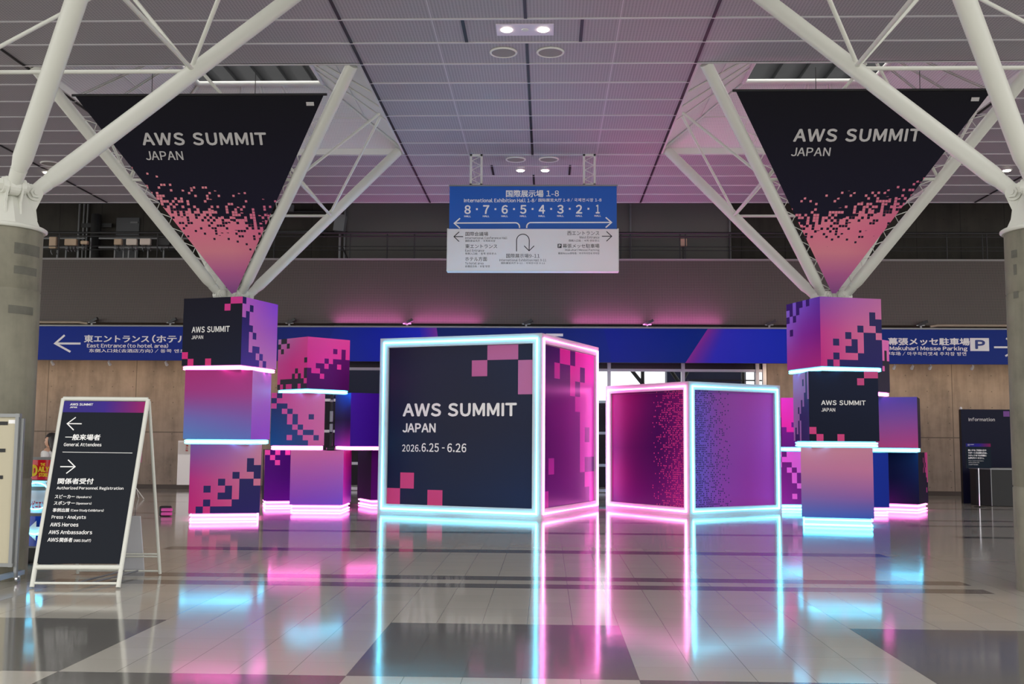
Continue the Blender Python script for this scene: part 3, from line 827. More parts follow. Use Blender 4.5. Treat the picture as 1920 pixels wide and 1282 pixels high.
# ------------------------------------------------------------------ the two neon light boxes
def halftone(name, base, dot, n, u0, u1, d0, d1, power=1.):
    """printed dots whose density runs from d0 at u0 to d1 at u1"""
    m = art_mat(name, .32, .12); k = NT(m)
    uv = k.xyz(k.n('ShaderNodeUVMap', uv_map='UVMap').outputs[0])
    cu, cv = k.m('MULTIPLY', uv[0], n), k.m('MULTIPLY', uv[1], n)
    cb = k.n('ShaderNodeCombineXYZ'); k.l(k.m('FLOOR', cu), cb.inputs[0]); k.l(k.m('FLOOR', cv), cb.inputs[1])
    wn = k.n('ShaderNodeTexWhiteNoise', noise_dimensions='2D'); k.l(cb.outputs[0], wn.inputs['Vector'])
    off = k.n('ShaderNodeSeparateColor'); k.l(wn.outputs['Color'], off.inputs[0])
    fu = k.m('SUBTRACT', k.m('FRACT', cu), k.m('ADD', .5, k.m('MULTIPLY', k.m('SUBTRACT', off.outputs[1], .5), .24)))
    fv = k.m('SUBTRACT', k.m('FRACT', cv), k.m('ADD', .5, k.m('MULTIPLY', k.m('SUBTRACT', off.outputs[2], .5), .24)))
    d = k.m('SQRT', k.m('ADD', k.m('MULTIPLY', fu, fu), k.m('MULTIPLY', fv, fv)))
    mr = k.n('ShaderNodeMapRange'); k.l(uv[0], mr.inputs[0])
    mr.inputs[1].default_value = u0; mr.inputs[2].default_value = u1; mr.inputs[3].default_value = d0; mr.inputs[4].default_value = d1
    on = k.m('MULTIPLY', k.m('LESS_THAN', d, .34), k.m('LESS_THAN', wn.outputs['Value'], mr.outputs[0]))
    vc = [x for x in m.node_tree.nodes if x.type == 'VERTEX_COLOR'][0].outputs[0]
    k.l(k.mixc(on, vc, lin(dot)), k.b.inputs['Base Color'])
    return m
def art_uv(mb, P, light, n=14, lift=0.):
    for r in range(n):
        for c in range(n):
            us = [(c / n, (r + 1) / n), ((c + 1) / n, (r + 1) / n), ((c + 1) / n, r / n), (c / n, r / n)]
            mb.face([P.p(u, v, lift) for u, v in us], 0, [tuple(min(.92, q * 1.35) for q in gcol(light, u, v)) for u, v in us], us)
def light_box(label, corner, yaw, w, d, H, specs, bw=.19):
    """corner: nearest bottom corner; left face length w, right face length d"""
    c = V((*corner, 0)); l = V((-cos(yaw), sin(yaw), 0)); r = V((sin(yaw), cos(yaw), 0))
    q = [c + l * w, c, c + r * d, c + l * w + r * d]
    t = thing('light_box', label, 'light box', (c + l * w / 2 + r * d / 2), 'neon framed event boxes')
    cen = (q[0] + q[2]) / 2
    # white frame: four border bars per face, faces set flush
    m = MB()
    Ps = []
    for j in range(4):
        a, b = q[j], q[(j + 1) % 4]
        P = Panel(a + V((0, 0, H)), b + V((0, 0, H)), a); Ps.append(P)
        Lx = (b - a).length; fu, fv = bw / Lx, bw / H
        for (u0, v0, u1, v1) in ((0, 0, 1, fv), (0, 1 - fv, 1, 1), (0, fv, fu, 1 - fv), (1 - fu, fv, 1, 1 - fv)):
            m.face([P.p(u0, v1), P.p(u1, v1), P.p(u1, v0), P.p(u0, v0)])
        ins = [P.p(fu, fv), P.p(1 - fu, fv), P.p(1 - fu, 1 - fv), P.p(fu, 1 - fv)]
        for k1 in range(4):
            a1, b1 = ins[k1], ins[(k1 + 1) % 4]
            m.face([a1, b1, b1 - P.n * .05, a1 - P.n * .05])
    m.face([p + V((0, 0, H - .2)) for p in q]); m.face(q[::-1])
    for j in range(4):      # upstand that hides the added light trough on top
        a, b = q[j], q[(j + 1) % 4]; a2, b2 = cen + (a - cen) * .955, cen + (b - cen) * .955
        m.face([a + V((0, 0, H)), b + V((0, 0, H)), b2 + V((0, 0, H)), a2 + V((0, 0, H))])
        m.face([b2 + V((0, 0, H - .2)), a2 + V((0, 0, H - .2)), a2 + V((0, 0, H)), b2 + V((0, 0, H))])
    m.build('frame', M_FRAME, t)
    for j in range(4):
        P = Ps[j]; a, b = q[j], q[(j + 1) % 4]; Lx = (b - a).length; fu, fv = bw / Lx, bw / H
        sp = specs[j]
        IP = Panel(P.p(fu, fv, -.045), P.p(1 - fu, fv, -.045), P.p(fu, 1 - fv, -.045))
        m = MB()
        sp['draw'](m, IP)
        pn = m.build('art_panel', sp.get('mat', M_ARTG), t)
        if 'text' in sp:
            for a1 in sp['text']: Lettering(pn, M_TEXT).t(IP, *a1)
        e = .095
        eu, ev = e / Lx, e / H
        m = MB(); m.tube([P.p(eu, ev, .012), P.p(1 - eu, ev, .012), P.p(1 - eu, 1 - ev, .012), P.p(eu, 1 - ev, .012)], .017, 8, closed=True)
        m.build('led_tube', M_PINKW if sp['led'] == 'p' else M_CYANW, t)
    # unseen LED line added along the top deck to tint the ceiling
    m = MB()
    tp = [cen + (p - cen) * .9 + V((0, 0, H - .12)) for p in q]
    m.tube(tp, .028, 6, closed=True); m.build('added_top_tube', M_PINKT if specs[0].get('top', 'p') == 'p' else M_CYANT, t)
    return t
def logo_face(m, P):
    NV = [[(50, 44, 80), (40, 44, 80), (34, 50, 88)], [(36, 46, 84), (36, 42, 74), (34, 44, 80)], [(30, 50, 90), (30, 48, 88), (30, 56, 104)]]
    n = 10
    art(m, P, NV, None, None, 10, gain=.62)
    PKL = lambda u: lin(mix((214, 80, 150), (200, 122, 176), u))
    for u0, v0, u1, v1 in ((.693, 0, .90, .095), (.588, .095, .693, .195), (.90, .10, 1.0, .31), (.095, .80, .193, .90), (0, .90, .095, 1.0), (.29, .905, .395, 1.0)):
        cc = [PKL((u0 + u1) / 2)] * 4 if v0 < .5 else [lin((224, 78, 138))] * 4
        rect(m, P, u0, v0, u1, v1, .002, 0, cc)
def pixel_face(m, P):
    L = [[(196, 44, 150), (240, 46, 160), (240, 60, 190)], [(150, 36, 140), (214, 60, 176), (236, 80, 210)], [(170, 40, 150), (196, 60, 176), (226, 90, 214)], [(196, 50, 160), (200, 60, 170), (220, 80, 200)]]
    D = [[(62, 22, 96), (92, 22, 110), (60, 26, 110)], [(110, 24, 120), (150, 40, 150), (150, 60, 170)], [(100, 24, 110), (130, 36, 140), (120, 50, 150)], [(110, 30, 130), (120, 36, 140), (110, 40, 140)]]
    pat = ["###..#....", "##.##..#..", "#####.#...", "######....", "#######...", "#######.#.", "#######...", "#.#####.##", "########..", ".########."]
    art(m, P, L, pat, D, 10)
def plain(c1, c2):
    return lambda m, P: art(m, P, G2(c1, c2, c1, c2), None, None, 6)
light_box('largest white framed neon box with navy lettered front, at the middle of the hall', (.2343, 20.084), .3704, 3.53, 3.40, 3.51, [
    dict(draw=logo_face, led='c', top='c', text=[('AWS SUMMIT', .105, .360, .893, .445, .024, 1.08), ('JAPAN', .105, .487, .342, .546, .022, 1.04),
         ('2026.', .105, .622, .236, .668, .010, 1.03), ('6.25', .244, .612, .366, .668, .012, 1.03), ('-', .388, .638, .406, .645, .006), ('6.26', .425, .612, .556, .668, .012, 1.03)]),
    dict(draw=pixel_face, led='p'), dict(draw=plain((40, 30, 80), (150, 40, 120)), led='c'), dict(draw=plain((90, 30, 110), (60, 30, 110)), led='p')])
DARKMAG = [[(150, 36, 112), (120, 26, 98), (76, 22, 88), (110, 30, 100)], [(146, 36, 112), (104, 24, 92), (62, 20, 84), (104, 26, 100)], [(120, 30, 108), (84, 22, 88), (60, 20, 84), (112, 28, 104)], [(150, 34, 116), (96, 24, 96), (80, 24, 96), (130, 34, 120)], [(110, 30, 110), (100, 26, 110), (100, 28, 110), (150, 40, 124)]]
VIO = [[(96, 80, 176), (140, 60, 150), (160, 56, 160), (176, 76, 186)], [(92, 84, 186), (140, 56, 150), (152, 56, 162), (168, 70, 188)], [(96, 90, 186), (138, 60, 156), (150, 50, 158), (166, 64, 182)], [(100, 86, 180), (150, 60, 160), (160, 54, 156), (170, 66, 176)]]
H1 = halftone('halftone_pink_dots', None, (226, 76, 150), 56, .54, 1.0, 0.0, .8)
H2 = halftone('halftone_navy_dots', None, (42, 34, 92), 56, .0, .46, .85, 0.0)
light_box('second white framed neon box with dotted magenta panels, right of the largest box', (3.1502, 21.1815), .9603, 2.663, 2.60, 2.667, [
    dict(draw=lambda m, P: art_uv(m, P, DARKMAG), mat=H1, led='p', top='p'), dict(draw=lambda m, P: art_uv(m, P, VIO), mat=H2, led='c'),
    dict(draw=plain((60, 30, 90), (120, 40, 130)), led='p'), dict(draw=plain((60, 30, 90), (120, 40, 130)), led='c')], .165)

# ------------------------------------------------------------------ blue wayfinding band across the back
band = thing('direction_band', 'long blue wayfinding band with white directions across the back wall', 'sign', (0, 28.6, 3.55))
BX = lambda px: -13.64 + (px - 75) * .014487
ZT, ZB = 4.49, 3.565
BPn = Panel((0, 28.55, ZT), (1, 28.55, ZT), (0, 28.55, ZB))   # u in metres, v 0..1
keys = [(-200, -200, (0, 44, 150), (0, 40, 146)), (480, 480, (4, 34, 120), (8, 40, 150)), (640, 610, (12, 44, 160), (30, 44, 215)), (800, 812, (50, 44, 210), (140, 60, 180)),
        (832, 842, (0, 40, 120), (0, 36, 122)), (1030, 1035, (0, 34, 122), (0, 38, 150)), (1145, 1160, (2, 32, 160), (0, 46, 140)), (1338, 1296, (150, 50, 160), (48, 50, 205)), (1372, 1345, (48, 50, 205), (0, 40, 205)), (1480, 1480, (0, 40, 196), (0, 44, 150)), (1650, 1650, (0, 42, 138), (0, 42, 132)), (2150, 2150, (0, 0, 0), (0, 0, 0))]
m = MB()
for i in range(len(keys) - 1):
    a, b = keys[i], keys[i + 1]
    nx = 4
    for j in range(nx):
        t0, t1 = j / nx, (j + 1) / nx
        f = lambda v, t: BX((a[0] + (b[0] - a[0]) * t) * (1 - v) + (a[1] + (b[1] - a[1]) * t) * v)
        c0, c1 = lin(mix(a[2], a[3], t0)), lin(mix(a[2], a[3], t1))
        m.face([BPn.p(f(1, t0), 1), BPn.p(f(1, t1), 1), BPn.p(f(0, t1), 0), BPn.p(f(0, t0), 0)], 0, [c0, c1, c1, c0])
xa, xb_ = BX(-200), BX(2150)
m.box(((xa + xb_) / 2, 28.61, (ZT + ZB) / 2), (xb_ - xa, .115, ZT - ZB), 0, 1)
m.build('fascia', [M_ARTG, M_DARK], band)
m = MB(); m.box(((xa + xb_) / 2, 28.6, ZT + .02), (xb_ - xa, .16, .04)); m.build('top_trim', M_GREY, band)
def zl(x, y): return BX(x / 4), ((360 + y / 4) - 613.0) / 62.5            # left half, zoom pixels -> band
def zr(x, y): return BX(1440 + x / 4), ((360 + y / 4) - 615.5) / 64.5
L = Lettering(band, M_TEXT)
L.k(BPn, [[zl(625, 1140), zl(436, 1140)], [zl(500, 1078), zl(430, 1140), zl(550, 1202)]], .055)
a, b = zl(650, 1075), zl(1150, 1132); L.t(BPn, '東エントランス', a[0], a[1], b[0], b[1], .018)
a, b = zl(1172, 1072), zl(1640, 1134); L.t(BPn, '(ホテル方面)', a[0], a[1], b[0], b[1], .018)
a, b = zl(675, 1137), zl(1297, 1172); L.t(BPn, 'East Entrance (to hotel area)', a[0], a[1], b[0], b[1], .018)
a, b = zl(693, 1178), zl(1520, 1206); L.t(BPn, '东侧入口处(去酒店方向) / 동쪽 엔트런스', a[0], a[1], b[0], b[1], .01)
a, b = zr(913, 1084), zr(1510, 1140); L.t(BPn, '幕張メッセ駐車場', a[0], a[1], b[0], b[1], .02)
a, b = zr(925, 1147), zr(1492, 1186); L.t(BPn, 'Makuhari Messe Parking', a[0], a[1], b[0], b[1], .02)
a, b = zr(690, 1188), zr(1482, 1217); L.t(BPn, '幕张Messe停车场 / 마쿠하리멧세 주차장 방면', a[0], a[1], b[0], b[1], .01)
a, b = zr(1512, 1084), zr(1650, 1181); L.r(BPn, a[0], a[1], b[0], b[1], 'parking_square')
L.k(BPn, [[zr(1685, 1152), zr(1880, 1152)], [zr(1775, 1085), zr(1885, 1152), zr(1765, 1218)]], .05)
L.r(BPn, BX(1037), .16, BX(1069), .24)
m = MB(); a, b = zr(1548, 1098), zr(1622, 1166); text(m, BPn, 'P', a[0], a[1], b[0], b[1], .03, 1., .006); m.build('parking_letter', mat('band_blue', (0, 42, 132), .4), band)
# floodlights clamped on top of the band; the two in the middle glow pink upwards
def flood(x, label, lit=None):
    t = thing('floodlight', label, 'floodlight', (x, 28.6, ZT + .04), 'floodlights clamped on the blue band')
    m = MB(); m.box((x, 28.6, ZT + .07), (.05, .06, .06)); m.box((x, 28.6, ZT + .115), (.22, .03, .03)); m.build('clamp', M_GREY, t)
    m = MB(); ry = radians(25)
    c = V((x + .05, 28.6, ZT + .17)); d = V((cos(ry), -.3, sin(ry))).normalized(); s = V((0, 1, 0)); u = d.cross(s)
    P8 = [c + d * a * .13 + s * b * .06 + u * e * .04 for e in (-1, 1) for a, b in ((-1, -1), (1, -1), (1, 1), (-1, 1))]
    m.hexa(P8); m.build('lamp_head', M_DARK, t)
    if lit:
        m = MB(); m.box((x, 28.66, ZT + .055), (4.0, .05, .03)); m.build('added_light_bar', M_DARK, t)  # unseen bar added to spread the pink glow sideways
        ld = bpy.data.lights.new('flood_light', 'AREA'); ld.shape = 'RECTANGLE'; ld.size = 4.0; ld.size_y = .04; ld.energy = FLOOD_W; ld.color = lit; ld.spread = radians(150)
        lo = bpy.data.objects.new('flood_light', ld); COL.objects.link(lo); lo.parent = t
        lo.location = V((0, -.03, .05)); lo.rotation_euler = V((0, .05, 1)).to_track_quat('-Z', 'Y').to_euler()
flood(BX(175), 'small floodlight on blue band nearest the left concrete column')
flood(BX(326), 'small floodlight on blue band just left of the front left cube tower')
flood(BX(553), 'small floodlight on blue band above the crowning pink cube of the left pile')
flood(BX(776), 'small floodlight on blue band above the largest light box, glowing pink', (1, .18, .72))
flood(BX(1000), 'small floodlight on blue band under the middle of the hanging direction sign')
flood(BX(1226), 'small floodlight on blue band above the second light box, glowing pink', (1, .18, .72))
flood(BX(1452), 'small floodlight on blue band just left of the front right cube tower')
flood(BX(1730), 'small floodlight on blue band above the parking directions')
for x0, x1, lb in ((-16, BX(150), 'beige conduit pipe lying along the blue band at far left'), (BX(1762), 15, 'beige conduit pipe lying along the blue band at far right')):
    m = MB(); e = BX(166) if x0 < 0 else BX(1748)
    pts = [(x0, 28.62, ZT + .12), (x1, 28.62, ZT + .12), (e, 28.62, ZT + .085)] if x0 < 0 else [(e, 28.62, ZT + .085), (x0, 28.62, ZT + .12), (x1, 28.62, ZT + .12)]
    m.tube(pts, .035, 8)
    tag(m.build('conduit_pipe', mat('beige_pipe', (176, 160, 140), .5), None, ((x0 + x1) / 2, 28.62, ZT + .085)), lb, 'pipe')
# warm wall washers under the band
wi = 0
for x in (-15, -13.4, -11.8, -10.2, -8.6, -7.0, 7.0, 8.6, 9.72, 10.2, 10.68, 11.8, 13.4, 15):
    t = thing('wall_washer', 'small white spotlight under the blue band washing the concrete wall', 'spotlight', (x, 28.9, 3.56), 'wall washer spotlights under the blue band')
    m = MB(); m.tube([(x, 28.9, 3.62), (x, 28.9, 3.53)], .015, 6); m.build('stem', M_WHITE, t)
    m = MB(); m.tube([(x, 28.86, 3.54), (x, 28.98, 3.47)], [.03, .045], 10); m.build('lamp_head', M_WHITE, t)
    if x in (9.72, 10.68): continue
    ld = bpy.data.lights.new('washer_light', 'SPOT'); ld.energy = WASH_W; ld.color = (1, .70, .40); ld.spot_size = radians(125); ld.spot_blend = .9; ld.shadow_soft_size = .05
    lo = bpy.data.objects.new('washer_light', ld); COL.objects.link(lo); lo.parent = t; lo.location = (0, .15, -.10)
    lo.rotation_euler = V((0, .86, -.5)).to_track_quat('-Z', 'Y').to_euler()

# ------------------------------------------------------------------ hanging direction sign
SY = 22.43
t = thing('hanging_sign', 'blue and white direction sign hanging from two lattice posts at the centre', 'sign', (.015, SY, 5.055))
m = MB(); m.box((.015, SY, 6.43), (3.585, .16, .95)); m.build('blue_board', mat('sign_blue', (0, 92, 190), .4), t)
m = MB(); m.box((.015, SY - .03, 5.508), (3.63, .26, .896)); m.build('white_board', mat('sign_white', (232, 228, 226), .4), t)
m = MB(); m.box((.015, SY, 6.915), (3.62, .2, .03)); m.build('top_trim', M_GREY, t)
m = MB()
for a, b in ((-1.80, 5.06), (1.83, 5.06)): m.box((a, SY - .04, 5.508), (.026, .264, .91))
m.box((.015, SY - .04, 5.06), (3.66, .26, .025)); m.build('edge_trim', M_WHITE, t)
for cx in (-1.215, 1.225):
    m = MB()
    for dx in (-.115, .115):
        m.box((cx + dx, SY, 7.275), (.045, .06, .69))
    for z in (6.95, 7.6): m.box((cx, SY, z), (.27, .06, .045))
    n = 6
    for j in range(n):
        z0, z1 = 6.97 + .61 * j / n, 6.97 + .61 * (j + 1) / n
        a, b = (-.1, .1) if j % 2 else (.1, -.1)
        m.tube([(cx + a, SY, z0), (cx + b, SY, z1)], .009, 5)
    m.build('lattice_post', M_WHITE, t)
SB = Panel((-1.7775, SY - .08, 6.905), (1.8075, SY - .08, 6.905), (-1.7775, SY - .08, 5.955))
SWp = Panel((-1.80, SY - .16, 5.956), (1.83, SY - .16, 5.956), (-1.80, SY - .16, 5.06))
ub = lambda x, y: ((x - 122) / 1672, (y - 111) / 431)
uw_ = lambda x, y: ((x - 110) / 1693, (y - 542) / 417)
L = Lettering(t, M_TEXT)
def tb(s, x0, y0, x1, y1, b=.010):
    a, c = ub(x0, y0), ub(x1, y1); L.t(SB, s, a[0], a[1], c[0], c[1], b)
tb('国際展示場', 688, 150, 1064, 222, .016); tb('1–8', 1092, 155, 1218, 214, .01)
tb('International Exhibition Hall 1–8', 268, 233, 970, 272, .016); tb('/ 国际展览大厅 1–8', 975, 233, 1325, 267, .01); tb('/ 국제전시장 1–8', 1335, 231, 1642, 267, .01)
for i, dgt in enumerate('87654321'):
    cx = 305 + 185.7 * i; w = 20 if dgt == '1' else 32; dy = -5 * i / 7
    tb(dgt, cx - w, 300 + dy, cx + w, 388 + dy, .02); tb('HALL', cx - 33, 401 + dy, cx + 33, 419 + dy, .03)
    if i < 7:
        c = ub(cx + 93, 340 + dy); L.r(SB, c[0] - .0055, c[1] - .021, c[0] + .0055, c[1] + .021, 'dot')
arc = lambda cx, cyy, r, a0, a1, n=8: [(cx + r * cos(radians(a0 + (a1 - a0) * j / n)), cyy - r * sin(radians(a0 + (a1 - a0) * j / n))) for j in range(n + 1)]
L.k(SB, [[ub(*p) for p in [(180, 477), (785, 474)] + arc(785, 515, 41, 90, 0) + [(826, 526)]], [ub(*p) for p in [(230, 430), (173, 479), (230, 528)]]], .027)
L.k(SB, [[ub(*p) for p in [(898, 526)] + arc(939, 513, 41, 180, 90) + [(1738, 470)]], [ub(*p) for p in [(1684, 421), (1742, 470), (1684, 521)]]], .027)
L = Lettering(t, M_INK)
def tw(s, x0, y0, x1, y1, b=.002):
    a, c = uw_(x0, y0), uw_(x1, y1); L.t(SWp, s, a[0], a[1], c[0], c[1], b)
tw('国際会議場', 287, 572, 514, 613); tw('International Conference Hall', 287, 620, 705, 645); tw('国际会议大厅 / 국제회의장', 287, 652, 585, 673, 0)
tw('東エントランス', 287, 696, 605, 738); tw('East Entrance', 287, 748, 475, 772); tw('东侧入口处 / 동쪽 엔트런스', 287, 780, 597, 802, 0)
tw('ホテル方面', 287, 823, 505, 866); tw('To hotel area', 287, 875, 470, 899); tw('去酒店方向 / 호텔 방면', 287, 907, 532, 929, 0)
tw('国際展示場9–11', 695, 791, 1027, 833); tw('International Exhibition Hall 9–11', 628, 842, 1092, 867); tw('国际展览大厅 9–11 / 국제전시장 9–11', 645, 875, 1080, 895, 0)
tw('西エントランス', 1300, 564, 1617, 606); tw('West Entrance', 1420, 614, 1617, 638); tw('西侧入口处 / 서쪽 엔트런스', 1315, 648, 1617, 670, 0)
tw('幕張メッセ駐車場', 1255, 691, 1618, 733); tw('Makuhari Messe Parking', 1280, 742, 1618, 768); tw('幕张Messe停车场 / 마쿠하리멧세 주차장', 1210, 775, 1618, 797, 0)
a, c = uw_(1205, 692), uw_(1244, 733); L.r(SWp, a[0], a[1], c[0], c[1], 'parking_square')
def S(*ls): L.k(SWp, [[uw_(*p) for p in l] for l in ls], .017)
S([(265, 620), (176, 620)], [(225, 572), (173, 620), (225, 670)])
S([(797, 768), (797, 660)] + arc(860, 658, 63, 180, 0, 12) + [(922, 755)], [(873, 712), (922, 762), (972, 712)])
S([(1643, 615), (1736, 615)], [(1688, 567), (1740, 615), (1688, 665)])
m = MB(); a, c = uw_(1215, 699), uw_(1235, 727); text(m, SWp, 'P', a[0], a[1], c[0], c[1], .02, 1., .007); m.build('parking_letter', M_TEXT, t)

# ------------------------------------------------------------------ ceiling fittings
def spot_lamp(parent, x, y, watts=CEIL_W):
    ld = bpy.data.lights.new('downlight_glow', 'SPOT'); ld.energy = watts; ld.color = (1, .9, .76); ld.spot_size = radians(110); ld.spot_blend = .8; ld.shadow_soft_size = .08
    lo = bpy.data.objects.new('downlight_glow', ld); COL.objects.link(lo); lo.parent = parent
    lo.location = V((x, y, CZ - .06)) - V(parent.location); lo.rotation_euler = (0, 0, 0)
t = thing('ceiling_light', 'pale ceiling panel with two lit lamps near the top of the hall ceiling', 'ceiling light', (-.016, 15.39, CZ - .02))
m = MB(); m.box((-.016, 15.39, CZ - .012), (.86, .42, .02)); m.build('plate', mat('downlight_plate', (225, 215, 235), .3), t)
for x in (-.29, .256):
    m = MB(); m.lathe((x, 15.37, CZ - .036), [(.075, 0), (.085, .006), (.085, .014)], 24); m.build('lamp', M_LAMP, t); spot_lamp(t, x, 15.37)
m = MB(); m.lathe((-.016, 15.37, CZ - .03), [(.05, 0), (.055, .008)], 16); m.build('sensor', M_WHITE, t)
for x, y, lb in ((-.291, 23.73, 'lit round downlight left of centre behind the hanging sign posts'), (.269, 23.73, 'lit round downlight right of centre behind the hanging sign posts'),
                 (-11.34, 23.87, 'lit round downlight in the far left ceiling beside the near column'), (10.67, 23.78, 'lit round downlight in the far right ceiling beside the near column')):
    t = thing('downlight', lb, 'ceiling light', (x, y, CZ - .02), 'single round downlights')
    m = MB(); m.lathe((x, y, CZ - .022), [(.10, 0), (.115, .01), (.115, .02)], 24); m.build('rim', M_WHITE, t)
    m = MB(); m.lathe((x, y, CZ - .034), [(.075, 0), (.085, .008), (.085, .014)], 24); m.build('lamp', M_LAMP, t); spot_lamp(t, x, y)
for x, y, lb in ((-.378, 16.33, 'large round ceiling vent left of centre, below the lamp panel'), (.367, 16.33, 'large round ceiling vent right of centre, below the lamp panel'),
                 (-.374, 22.80, 'round ceiling vent left of centre between the hanging sign posts'), (.352, 22.80, 'round ceiling vent right of centre between the hanging sign posts'),
                 (-10.89, 23.1, 'round ceiling vent in the far left ceiling'), (10.9, 22.9, 'round ceiling vent in the far right ceiling')):
    t = thing('ceiling_vent', lb, 'vent', (x, y, CZ - .02), 'round ceiling vents')
    m = MB(); m.tube([(x + .205 * cos(2 * pi * j / 32), y + .205 * sin(2 * pi * j / 32), CZ - .012) for j in range(32)], .018, 8, closed=True); m.build('rim', M_WHITE, t)
    m = MB(); m.lathe((x, y, CZ - .018), [(.19, 0), (.2, .014)], 32); m.build('grille', mat('vent_grey', (150, 148, 140), .6), t)

# ------------------------------------------------------------------ upper walkway: rails and equipment
RY_ = 28.98
t = thing('walkway_railing', 'dark metal railing running along the upper walkway', 'railing', (0, RY_, 6.45))
m = MB()
for z, r in ((7.185, .03), (7.085, .02), (6.80, .011), (6.70, .011)): m.tube([(-20, RY_, z), (20, RY_, z)], r, 6)
m.build('rails', M_DARK, t)
for x in [-13.4, -10.6, -8.1, -7.3] + [-4.13 - 1.04, -4.13, -3.37, -2.3, 2.35, 2.62, 3.98, 4.13, 5.35, 7.4, 11.24, 12.2, 12.32]:
    m = MB(); m.tube([(x, RY_, 6.43), (x, RY_, 7.185)], .017, 6); m.build('post', M_DARK, t)
RYE = 29.12
t = thing('cable_rack', 'grey strut rack with two rails carrying equipment on the left walkway', 'rack', (-12, RYE, 6.45))
m = MB()
for x0, x1 in ((-14.4, -12.75), (-12.35, -9.8)):
    for z in (7.06, 6.80): m.box(((x0 + x1) / 2, RYE + .06, z), (x1 - x0, .04, .045))
m.build('rail', M_GREY, t)
for x in (-13.55, -13.3, -12.95, -12.6, -11.9, -11.65, -11.5, -11.3, -10.95, -10.5):
    m = MB(); m.box((x, RYE + .1, 6.76), (.035, .035, .64)); m.build('upright', M_GREY, t)
M_BEIGE = mat('beige_enclosure', (205, 180, 150), .5); M_OFFW = mat('white_enclosure', (228, 216, 200), .45)
def gear(x, z, w, h, mtl, label, cables=4):
    t = thing('equipment_box', label, 'box', (x, RYE, z - h / 2), 'boxes on the left walkway rack')
    m = MB(); m.bevbox((x, RYE - .02, z), (w, .12, h), 0, .012); m.build('enclosure', mtl, t)
    for j in range(cables):
        xx = x - w * .35 + w * .7 * j / max(1, cables - 1)
        m = MB(); m.tube([(xx, RYE, z - h / 2), (xx + .01, RYE - .02, z - h / 2 - .09), (xx + .03, RYE + .03, z - h / 2 - .16)], .012, 5); m.build('cable', M_BLACK if j % 2 else M_GREY, t)
gear(-13.62, 6.92, .20, .34, M_BEIGE, 'tall beige box on the walkway rack, next to the left column', 2)
gear(-13.11, 6.93, .34, .19, M_BEIGE, 'beige junction box with a row of cables, second on the left rack', 6)
gear(-12.72, 6.92, .20, .10, M_BEIGE, 'small flat beige box, third on the left rack', 2)
gear(-11.76, 6.94, .21, .17, M_BEIGE, 'square tan box left of the two white access boxes', 3)
gear(-11.37, 6.94, .30, .18, M_OFFW, 'left one of two white rounded boxes on the walkway rack', 3)
gear(-10.98, 6.945, .30, .18, M_OFFW, 'right one of two white rounded boxes on the walkway rack', 3)
gear(-10.45, 6.95, .34, .22, M_DARK, 'dark grey box at the right of the walkway rack', 2)
gear(-10.02, 6.93, .22, .20, M_BEIGE, 'tan box at the right end of walkway rack, beside the white strut', 2)
t = thing('equipment_box', 'tan box on a short pole behind the walkway railing, right of the hanging sign', 'box', (4.09, 29.12, 6.45))
m = MB(); m.bevbox((4.09, 29.1, 6.945), (.18, .1, .21), 0, .01); m.build('enclosure', M_BEIGE, t)
m = MB(); m.tube([(4.09, 29.14, 6.43), (4.09, 29.14, 6.86)], .025, 8); m.build('pole', M_DARK, t)
t = thing('pipe_riser', 'three grey conduit pipes rising up the dark upper wall at left', 'pipe', (-13.3, 30.3, 6.45))
for x in (-13.47, -13.33, -13.22):
    m = MB(); m.tube([(x, 30.33, 6.4), (x, 30.33, 8.7)], .03, 8); m.build('pipe', M_GREY, t)
t = thing('duct', 'grey cylindrical duct standing on the walkway at left', 'duct', (-12.88, 30.15, 6.45))
m = MB(); m.lathe((-12.88, 30.15, 6.39), [(.14, 0), (.14, 1.55), (.12, 1.57)], 20); m.build('cylinder', M_DARK, t)
m = MB(); m.box((-12.9, 30.25, 7.65), (.9, .05, .12)); m.build('bracket', M_DARK, t)
d3 = thing('wall_hatch', 'grey access door in the dark upper wall behind the walkway', 'door', (-12.0, 30.36, 6.45))
m = MB(); m.box((-12.02, 30.37, 7.15), (.68, .05, 1.5)); m.build('leaf', mat('hatch_grey', (92, 94, 96), .5), d3)
m = MB(); m.box((-11.82, 30.33, 7.75), (.22, .04, .05)); m.build('closer', M_GREY, d3)
t = thing('wall_speaker', 'tilted grey loudspeaker on the upper wall left of the hanging sign', 'speaker', (-5.7, 29.6, 7.3))
m = MB(); R = Matrix.Rotation(.12, 3, 'Y')
m.raw([V((-5.58, 29.6, 7.58)) + R @ V((a * .15, b * .14, c * .24)) for c in (-1, 1) for a, b in ((-1, -1), (1, -1), (1, 1), (-1, 1))], [(3, 2, 1, 0), (4, 5, 6, 7), (0, 1, 5, 4), (1, 2, 6, 5), (2, 3, 7, 6), (3, 0, 4, 7)]); m.build('cabinet', M_GREY, t)
m = MB(); m.tube([(-6.2, 29.75, 7.35), (-5.4, 29.75, 7.35)], .03, 6); m.tube([(-6.2, 29.75, 7.35), (-6.2, 30.4, 7.35)], .03, 6); m.build('bracket', M_DARK, t)
t = thing('wall_pipes', 'grey pipes crossing the dark upper wall behind the left banner', 'pipe', (-7.3, 30.2, 6.45))
m = MB(); m.tube([(-9.0, 30.2, 7.45), (-6.0, 30.2, 7.45)], .03, 6); m.build('pipe', M_GREY, t)
m = MB(); m.tube([(-7.9, 30.2, 7.4), (-7.9, 30.2, 8.6)], .05, 8); m.build('pipe', M_DARK, t)
m = MB(); m.tube([(-8.1, 30.2, 8.05), (-6.2, 30.2, 8.05)], .04, 8); m.build('pipe', M_DARK, t)
